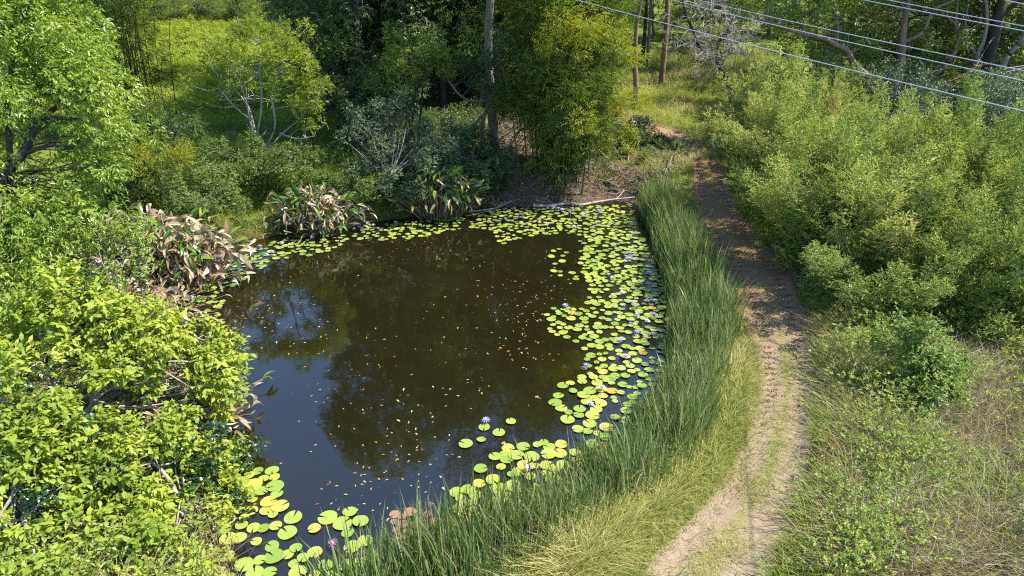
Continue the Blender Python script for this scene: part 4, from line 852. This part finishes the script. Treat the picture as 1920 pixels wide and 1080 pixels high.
for k, (px, py, lab) in enumerate([(1595, 900, 'rusty brown dead fern patch in the meadow beside the track'), (1880, 915, 'brown dead weed patch at the right edge of the meadow'), (1830, 800, 'dry brown weed patch right of the open meadow'), (1700, 1010, 'pinkish dry weed patch at the bottom of the meadow'), (1660, 780, 'tan dry weed patch below the lone fresh shrub')]):
    b = G(px, py); c = MB(); A_ = b + np.column_stack([rng.normal(size=(16, 2)) * .3, np.zeros(16)]); B_ = A_ + Z3 * rng.uniform(.25, .6, 16)[:, None] + np.column_stack([rng.normal(size=(16, 2)) * .2, np.zeros(16)])
    plumes(c, rng, A_, B_, np.full(16, .16), 1500, .07, .25, spread=.9, up=.3, droop=.2, lv=6); t = MB()
    for a, b_ in zip(A_, B_): tube(t, [a, (a + b_) / 2, b_], .006, .003, 4)
    o = thing('dead_weed', b, lab, 'weed'); t.build('stems', M['twig'], o, b); c.build('withered_leaves', M['litter' if k != 0 else 'rust'], o, b)
# left bank undergrowth
LBK = wpoly([(235, 480), (250, 320), (330, 255), (420, 240), (560, 250), (640, 250), (720, 330), (760, 395), (680, 412), (560, 432), (450, 455), (340, 500)])
mass('undergrowth', M['bush_leaf'], weeds(LBK, 5200, .25, .75, .06, .45, 20, (.2, .9, .6), 1.), 'low tangled undergrowth over the left bank', 'undergrowth')
mb = MB(); q = scatter(rng, LBK, 36000); n = len(q)
blades(mb, rng, lift(q), rng.uniform(.2, .7, n) * (.5 + .8 * field(q, .9, 5)), rng.uniform(.008, .016, n), .6, 3, np.clip(rng.random(n) * .6 + .5 * field(q, .5, 2), 0, 1), .3)
mass('bank_grass', M['green_grass'], mb, 'green and straw grass on the left bank of the pond', 'grass')
LL = wpoly([(-160, 700), (200, 660), (380, 700), (395, 850), (430, 960), (450, 1130), (-200, 1150)])
mass('undergrowth', M['weed_leaf'], weeds(LL, 2200, .15, .5, .08, .5, 20, (.2, .8, .8), 2.), 'weedy undergrowth under the lime shrubs at the lower left', 'undergrowth')
mb = MB(); q = scatter(rng, LL, 9000); n = len(q); blades(mb, rng, lift(q), rng.uniform(.2, .6, n), .012, .8, 3, rng.random(n), .5); mass('dry_grass', M['dry_grass'], mb, 'dry grass and stalks under the lime shrubs at the lower left', 'grass')
# hillside and far meadow
HS = np.array([(-20, 35.), (-9, 37), (-10, 50), (-11, 74), (-36, 74), (-29, 50)])
mb = MB(); q = scatter(rng, HS, 60000); n = len(q); zf = np.clip(q[:, 1] / 30, 1, 3)
blades(mb, rng, lift(q), rng.uniform(.2, .5, n) * (.5 + .9 * field(q, .35, 1)), .02 * zf, .5, 2, np.clip(.2 + rng.random(n) * .5 + .35 * (field(q, .3, 2) - .4), 0, 1), .4)
mass('slope_grass', M['slope_leaf'], mb, 'bright green grass over the sunlit slope at the upper left', 'grass')
mass('slope_weeds', M['slope_leaf'], weeds(HS, 14000, .15, .5, .12, .45, 22, (.0, 1.0, .35), 2.), 'bright low scrub on the sunlit slope at the upper left', 'weeds')
FM = wpoly([(1110, 330), (1180, 100), (1440, 95), (1420, 250), (1345, 300), (1300, 300), (1290, 345), (1230, 350)])
mb = MB(); q = scatter(rng, FM, 44000); fd = field(q, .5, .3); q = q[rng.random(len(q)) < .3 + .8 * fd]; n = len(q)
bare = np.max([inside(np.array(bb), q[:, 0], q[:, 1]) for bb in BARE[1:2]], axis=0); q = q[~bare]; n = len(q)
blades(mb, rng, lift(q), rng.uniform(.2, .6, n) * (.5 + .8 * field(q, .8, 2)), rng.uniform(.014, .03, n), .6, 2, np.clip(.25 + rng.random(n) * .5 + .6 * (field(q, .5, 1) - .4), 0, 1), .4)
mass('meadow_grass', M['tall_grass'], mb, 'sunlit grass of the far meadow beyond the track bend', 'grass')
# everything else, sparse: the ground away from the pond
q = np.column_stack([rng.uniform(-34, 44, 90000), rng.uniform(1, 74, 90000)])
ok = (seg_dist(POND, q[:, 0], q[:, 1]) > .3) & ~inside(POND, q[:, 0], q[:, 1]) & (seg_dist(TC, q[:, 0], q[:, 1], False) > 1.45)
for bb in BARE: ok &= ~inside(np.array(bb), q[:, 0], q[:, 1])
q = q[ok]; n = len(q); mb = MB()
blades(mb, rng, lift(q), rng.uniform(.12, .45, n), .018, .6, 2, np.clip(rng.random(n) * .9, 0, 1), .4)
mass('ground_grass', M['green_grass'], mb, 'short rough grass covering the ground around the pond', 'grass')
TS = np.vstack([TR[20:125] + [.1, 0], (TR[20:125] + [2.6, 0])[::-1]])
mass('weeds', M['weed_leaf'], weeds(TS, 2600, .15, .5, .06, .45, 18, (.3, .8, .8), 1.), 'low weeds in the shade between the dirt track and the thicket', 'weeds')
# shaded bank under the dark wood: ferns and weeds
WB = wpoly([(640, 300), (640, 230), (900, 215), (960, 340), (940, 395), (760, 405), (700, 330)])
mass('shade_weeds', M['forest_leaf'], weeds(WB, 2600, .3, .8, .1, .45, 18, (.3, .8, .6), 4.), 'dark weeds growing in the shade of the wood on the far bank', 'weeds')
mb = MB()
for p in lift(scatter(rng, np.array(BARE[0]), 420)):
    d = unit(np.array([*rng.normal(size=2), abs(rng.normal()) * .2])); a = p + Z3 * .04; tube(mb, bend_path(a, a + d * rng.uniform(.3, 1.3), rng, 4, .1), .009, .004, 4)
mass('dead_stems', M['twig'], mb, 'fallen twigs lying over the leaf strewn far bank', 'twigs')
mass('weeds', M['bush_leaf'], weeds(np.array(BARE[0]), 260, .15, .5, .07, .45, 18), 'scattered small weeds on the bare far bank', 'weeds')
VG = np.vstack([TR[6:60] + [.3, 0], (TR[6:60] + [1.3, 0])[::-1]])
mb = MB(); q, out, sz, tt = tussocks(rng, VG, 330, 34, .3, lambda c: rng.random(len(c)) < field(c, 1.2, 2) * 1.3); n = len(q)
blades(mb, rng, lift(q), rng.uniform(.25, .75, n) * sz, rng.uniform(.010, .018, n), .7, 4, np.clip(rng.random(n) * .45 + tt * .5, 0, 1), .4, out=out)
mass('verge_grass', M['green_grass'], mb, 'bright green grass tussocks along the right verge of the dirt track', 'grass')
# track: grass tufts on the crown and verge
mb = MB(); m = 90000; i = rng.integers(0, len(TC) - 1, m); u = np.where(rng.random(m) < .3, rng.normal(size=m) * .24, np.sign(rng.normal(size=m)) * (1.25 - np.abs(rng.normal(size=m)) * .17))
q = TC[i] + (TC[i + 1] - TC[i]) * rng.random(m)[:, None] + (TR[i] - TL[i]) / 2 * u[:, None]
kp = (rng.random(m) < np.where(q[:, 1] < 15, field(q, 2.2, 1) ** 1.5 * 1.2, .2 + .5 * field(q, 1.5, 1))); q = q[kp]; n = len(q)
blades(mb, rng, lift(q, .02), rng.uniform(.04, .18, n), .008, .8, 2, np.clip(.15 + rng.random(n) * .5 + .5 * field(q, 1.3, 5), 0, 1), .6); mass('track_grass', M['tall_grass'], mb, 'short tufts of grass along the crown and verges of the dirt track', 'grass')
# fallen leaves on banks and track
mb = MB(); C = []
for bb, m in zip(BARE, (11000, 700, 500, 500)): C.append(scatter(rng, np.array(bb), m))
i = rng.integers(44, len(TC) - 20, 9000); C.append(TC[i] + (TR[i] - TL[i]) / 2 * rng.uniform(-1.15, 1.15, 9000)[:, None]); C = np.vstack(C)
C = C[~inside(POND, C[:, 0], C[:, 1])]; m = len(C); c3 = lift(C, .035)
L = rng.uniform(.03, .1, m); leaves(mb, c3, np.column_stack([rng.normal(size=(m, 2)), rng.normal(size=m) * .2]), Z3 + rng.normal(size=(m, 3)) * .35, L, L * .4, T4, rng.random(m))
mass('leaf_litter', M['litter'], mb, 'fallen brown leaves strewn over the far bank and the shaded track', 'fallen leaves')

# ------------------------------------------------------------------ lily pads, water lilies, floating leaves
PADS = [('band of pads along the left bank', 'round lily pad in the band along the withered canna on the left bank', [(325, 585), (350, 545), (395, 520), (440, 478), (520, 452), (600, 432), (648, 440), (655, 458), (600, 478), (500, 492), (480, 515), (430, 542), (412, 592), (370, 605)], .135, .8),
        ('band of pads between the far canna clumps', 'round lily pad in the strip before the two smaller canna clumps', [(660, 442), (690, 421), (780, 415), (880, 402), (862, 432), (780, 447), (715, 452), (668, 452)], .13, .85),
        ('pads at the far right end', 'small lily pad in the crowded sheet at the far end before the log', [(880, 405), (910, 392), (1000, 391), (1185, 384), (1192, 450), (1110, 452), (1060, 437), (990, 444), (940, 460), (925, 432), (885, 428)], .125, .9),
        ('pads along the reeds', 'lily pad in the crowded belt along the reeds', [(1088, 448), (1200, 436), (1245, 540), (1268, 650), (1255, 730), (1190, 790), (1135, 735), (1088, 722), (1088, 682), (1112, 640), (1088, 605), (1108, 545), (1085, 490)], .135, .95),
        ('loose pads off the belt', 'lily pad floating loose just off the belt along the reeds', [(1025, 468), (1066, 468), (1062, 496), (1030, 497)], .13, .5), ('loose pads off the belt', 'lily pad floating loose just off the belt along the reeds', [(1032, 508), (1096, 504), (1092, 530), (1038, 526)], .13, .45),
        ('patch of pads left of the belt', 'lily pad in the rounded patch left of the reed belt', [(1025, 578), (1092, 578), (1112, 622), (1092, 665), (1058, 642), (1024, 628)], .14, .9),
        ('large pads by the reed corner', 'large round lily pad in the group where the reeds turn toward the viewer', [(1032, 722), (1100, 712), (1165, 722), (1200, 790), (1150, 830), (1060, 800), (1032, 752)], .175, .85),
        ('small group of pads on open water', 'lily pad in the small scattered group on open water before the reeds', [(858, 782), (888, 786), (920, 772), (978, 795), (950, 818), (900, 805), (860, 806)], .16, .5), ('curled group of pads on open water', 'lily pad in the tight curled cluster on open water', [(868, 828), (925, 824), (928, 855), (893, 862)], .165, .9),
        ('pads behind the near reeds', 'lily pad behind the near reed tips at the bottom centre', [(885, 880), (940, 843), (1010, 826), (1075, 838), (1150, 800), (1160, 830), (1050, 920), (950, 980), (860, 1000), (838, 950)], .165, .95),
        ('pads by the lower left shrub', 'large lily pad in the sheet beside the lower left shrub', [(420, 845), (462, 868), (520, 880), (522, 930), (552, 962), (545, 1020), (625, 1040), (690, 1010), (720, 1050), (650, 1140), (420, 1120), (390, 1030), (420, 960), (405, 900)], .17, .95),
        ('cluster of six pads at bottom left', 'large lily pad in the loose cluster on blue water at the bottom left', [(578, 950), (640, 950), (680, 965), (682, 1003), (640, 1028), (570, 1002)], .175, .75)]
def disc(seed):
    rng = np.random.default_rng(seed); n = 18; a0 = .14; an = np.linspace(a0, 2 * math.pi - a0, n); v = [(0, 0, 0)]
    ph = rng.random() * 6
    for rr, up in ((.6, 0), (1, .02)):
        v += [(rr * math.cos(a) * (1 + .03 * math.sin(3 * a + ph)), rr * math.sin(a) * (1 + .03 * math.sin(2 * a + ph)), up + .03 * rr * math.sin(2 * a + ph) + (.05 * rng.random() if rr == 1 else 0)) for a in an]
    f = [(0, 1 + i, 2 + i) for i in range(n - 1)]
    for i in range(n - 1): f += [(1 + i, 1 + n + i, 2 + n + i), (1 + i, 2 + n + i, 2 + i)]
    return np.array(v), np.array(f)
DISC = [disc(s) for s in range(5)]
PM = []
for i in range(5):
    mb = MB(); mb.add(*DISC[i], .45 + i * .02); PM.append(mb.mesh('lily_pad', M['pad'], smooth=True))
PMR = [None] * 5
for i in range(5):
    mb = MB(); mb.add(*DISC[i], .5); PMR[i] = mb.mesh('reddish_lily_pad', M['pad_red'], smooth=True)
rng = np.random.default_rng(300); allp = []; cell = {}
def place(x, y, r, ov):
    for a in range(-1, 2):
        for c in range(-1, 2):
            for (px, py, pr) in cell.get((int(x // .5) + a, int(y // .5) + c), ()):
                if math.hypot(px - x, py - y) < (pr + r) * ov: return False
    cell.setdefault((int(x // .5), int(y // .5)), []).append((x, y, r)); return True
for gname, lab, poly, r, dens in PADS:
    w = np.array([on_z(*q)[:2] for q in poly]); A_ = .5 * abs(np.dot(w[:, 0], np.roll(w[:, 1], 1)) - np.dot(w[:, 1], np.roll(w[:, 0], 1)))
    ovl = .72 if 'shrub' in gname or 'behind' in gname else .8
    want = int(A_ * dens * (1.35 if ovl < .8 else 1) * .95 / (math.pi * r * r)); got = 0
    for (x, y) in scatter(rng, w, want * 12):
        rr = r * rng.uniform(.5, 1.0)
        if place(x, y, rr, ovl): allp.append((x, y, rr, gname, lab)); got += 1
        if got >= want: break
zc = lambda x, y: y * cp + CAM_H * sp
allp.sort(key=lambda p: -p[2] / zc(p[0], p[1]))
print('pads', len(allp))
rest = MB()
for i, (x, y, r, gname, lab) in enumerate(allp):
    z = .012 + .014 * rng.random(); rz = rng.random() * 6.28; tx, ty = rng.normal(size=2) * .035
    if i < 300:
        o = bpy.data.objects.new('lily_pad', PM[i % 5]); COL.objects.link(o); o.location = (x, y, z + .006); o.rotation_euler = (tx, ty, rz); o.scale = (r, r, r * .4)
        tag(o, lab, 'lily pad', gname)
    else:
        v, f = DISC[i % 5]; v = v * [r, r, r * .4]; c, s = math.cos(rz), math.sin(rz)
        v = np.column_stack([v[:, 0] * c - v[:, 1] * s, v[:, 0] * s + v[:, 1] * c, v[:, 2] + v[:, 0] * tx + v[:, 1] * ty]) + [x, y, z]
        rest.add(v, f, .05 + .9 * rng.random())
o = rest.build('lily_pads', M['pad']); tag(o, 'crowd of smaller yellow green lily pads covering the pond margins', 'lily pads', kind='stuff')
w = np.array([on_z(*q)[:2] for q in [(735, 962), (800, 955), (835, 1000), (745, 1010)]])
n = 0
for (x, y) in scatter(rng, w, 300):
    r = .10 * rng.uniform(.7, 1.2)
    if n < 26 and place(x, y, r, .9):
        n += 1; o = bpy.data.objects.new('reddish_lily_pad', PMR[n % 5]); COL.objects.link(o); o.location = (x, y, .015 + .01 * rng.random()); o.rotation_euler = (0, 0, rng.random() * 6); o.scale = (r, r, r)
        tag(o, 'small reddish brown lily pad in the sunken patch before the near reeds', 'lily pad', 'reddish pads before the near reeds')
# water lilies
def lily_mesh(mat):
    mb = MB(); rng = np.random.default_rng(5); C, D, N, L = [], [], [], []
    for ring, (k, el, l) in enumerate(((9, .35, .075), (8, .75, .068), (6, 1.1, .055))):
        for j in range(k):
            a = (j + .5 * ring) * 2 * math.pi / k; d = np.array([math.cos(a) * math.cos(el), math.sin(a) * math.cos(el), math.sin(el)])
            C.append(d * .012 + Z3 * .05); D.append(d); N.append(Z3 - d * .5); L.append(l)
    leaves(mb, np.array(C), np.array(D), np.array(N), np.array(L), np.array(L) * .34, T8, rng.random(len(L)) * .6 + .2)
    tube(mb, [(0, 0, -.06), (0, 0, .055)], .006, .006, 5, .1)
    st = MB(); tube(st, [(0, 0, .05), (0, 0, .085)], .014, .02, 7); st.add([(0, 0, .088)] + [(.02 * math.cos(a), .02 * math.sin(a), .085) for a in np.linspace(0, 6.28, 7, False)], [(0, 1 + i, 1 + (i + 1) % 7) for i in range(7)])
    return mb.mesh('petals', M[mat]), st.mesh('stamens', M['stamen'])
LM, LMP = lily_mesh('petal'), lily_mesh('petal_pink')
def lily(p, sc, label, group, pink=False):
    t = thing('water_lily', p, label, 'water lily', group); t.scale = (sc, sc, sc); t.rotation_euler = (rng.normal() * .15, rng.normal() * .15, rng.random() * 6)
    for nm, me in zip(('petals', 'stamens'), LMP if pink else LM):
        o = bpy.data.objects.new(nm, me); COL.objects.link(o); o.parent = t
for (px, py, lab, pk) in [(1128, 732, 'violet water lily among the large pads by the reed corner', 0), (1105, 762, 'pale violet water lily at the edge of the large pads by the reed corner', 0), (912, 793, 'violet water lily in the small scattered pad group on open water', 0),
                      (1061, 577, 'violet water lily standing above the rounded pad patch', 0), (627, 1025, 'pink violet water lily beside the cluster of pads at the bottom left', 1), (402, 866, 'magenta flower at the edge of the lower left shrub', 1), (440, 903, 'violet water lily beside the lower left shrub', 0), (992, 883, 'pale water lily behind the near reed tips', 0),
                      (358, 562, 'violet water lily among the pads below the bleached canna mat', 0), (1100, 690, 'white violet water lily left of the reed belt', 0)]:
    lily(on_z(px, py, .02), 1.25, lab, None, bool(pk))
GL, n = 'violet water lilies among the pads', 0
for poly, m, lab in (([(1150, 445), (1195, 450), (1225, 540), (1235, 640), (1190, 690), (1140, 690), (1170, 600), (1140, 520)], 26, 'small violet water lily in the crowded belt along the reeds'), ([(900, 402), (1000, 395), (1180, 388), (1185, 440), (1080, 430), (960, 430)], 22, 'tiny violet water lily in the crowded pads at the far end'),
                     ([(640, 428), (780, 415), (880, 402), (780, 425), (680, 440)], 10, 'tiny violet water lily before the two smaller canna clumps'), ([(420, 500), (500, 460), (620, 435), (560, 465), (440, 520)], 10, 'tiny violet water lily in the pads along the left bank')):
    for (x, y) in scatter(rng, np.array([on_z(*q)[:2] for q in poly]), m): lily((x, y, .02 + .06 * rng.random()), rng.uniform(.85, 1.35), lab, GL + ': ' + lab.split(' in ')[-1] if ' in ' in lab else GL)
# floating leaves
FLV = MB(); leaves(FLV, np.zeros((1, 3)), np.array([[1., 0, 0]]), np.array([[0, 0, 1.]]), np.array([1.]), np.array([.4]), T8, np.array([.5])); FLM = FLV.mesh('floating_leaf', M['floating_leaf'])
openw = np.array([on_z(*q)[:2] for q in [(440, 800), (450, 700), (400, 600), (430, 545), (490, 520), (520, 490), (640, 480), (720, 455), (860, 440), (930, 470), (1030, 465), (1080, 500), (1100, 545), (1020, 580), (1020, 640), (1090, 700), (1020, 770), (860, 770), (860, 870), (830, 950), (700, 980), (560, 950), (530, 880), (450, 840)]])
fl = [(x, y, rng.uniform(.035, .085) * (1 if rng.random() > .06 else 1.5)) for (x, y) in (lambda q: q[rng.random(len(q)) < field(q, .55, 2) ** 2 * 1.3][:760])(scatter(rng, openw, 2600))]
fl.sort(key=lambda p: -p[2] / zc(p[0], p[1])); rest = MB()
for i, (x, y, L) in enumerate(fl):
    rz = rng.random() * 6.28
    if i < 300:
        o = bpy.data.objects.new('floating_leaf', FLM); COL.objects.link(o); o.location = (x, y, .008); o.rotation_euler = (rng.normal() * .08, rng.normal() * .08, rz); o.scale = (L, L, L)
        tag(o, 'small orange or tan fallen leaf floating on the open water', 'leaf', 'fallen leaves floating on the pond')
    else: leaves(rest, np.array([[x, y, .008]]), np.array([[math.cos(rz), math.sin(rz), 0]]), np.array([[0, 0, 1.]]), np.array([L * .8]), np.array([L * .3]), T4, rng.random(1))
tag(rest.build('floating_leaf_specks', M['litter']), 'tiny leaf specks sprinkled over the open water', 'fallen leaves', kind='stuff')
for k, (px, py, lab) in enumerate([(1003, 745, 'large curled brown leaf floating alone on the dark water'), (940, 832, 'dark brown leaf floating beside the curled pad cluster')]):
    mb = MB(); c = on_z(px, py, .02); leaves(mb, np.array([c]), np.array([[1., .3, .1]]), np.array([[0, .2, 1.]]), np.array([.24]), np.array([.17]), TLONG[1], np.array([.3])); tag(mb.build('floating_leaf', M['canna_dry'], None, c), lab, 'leaf')
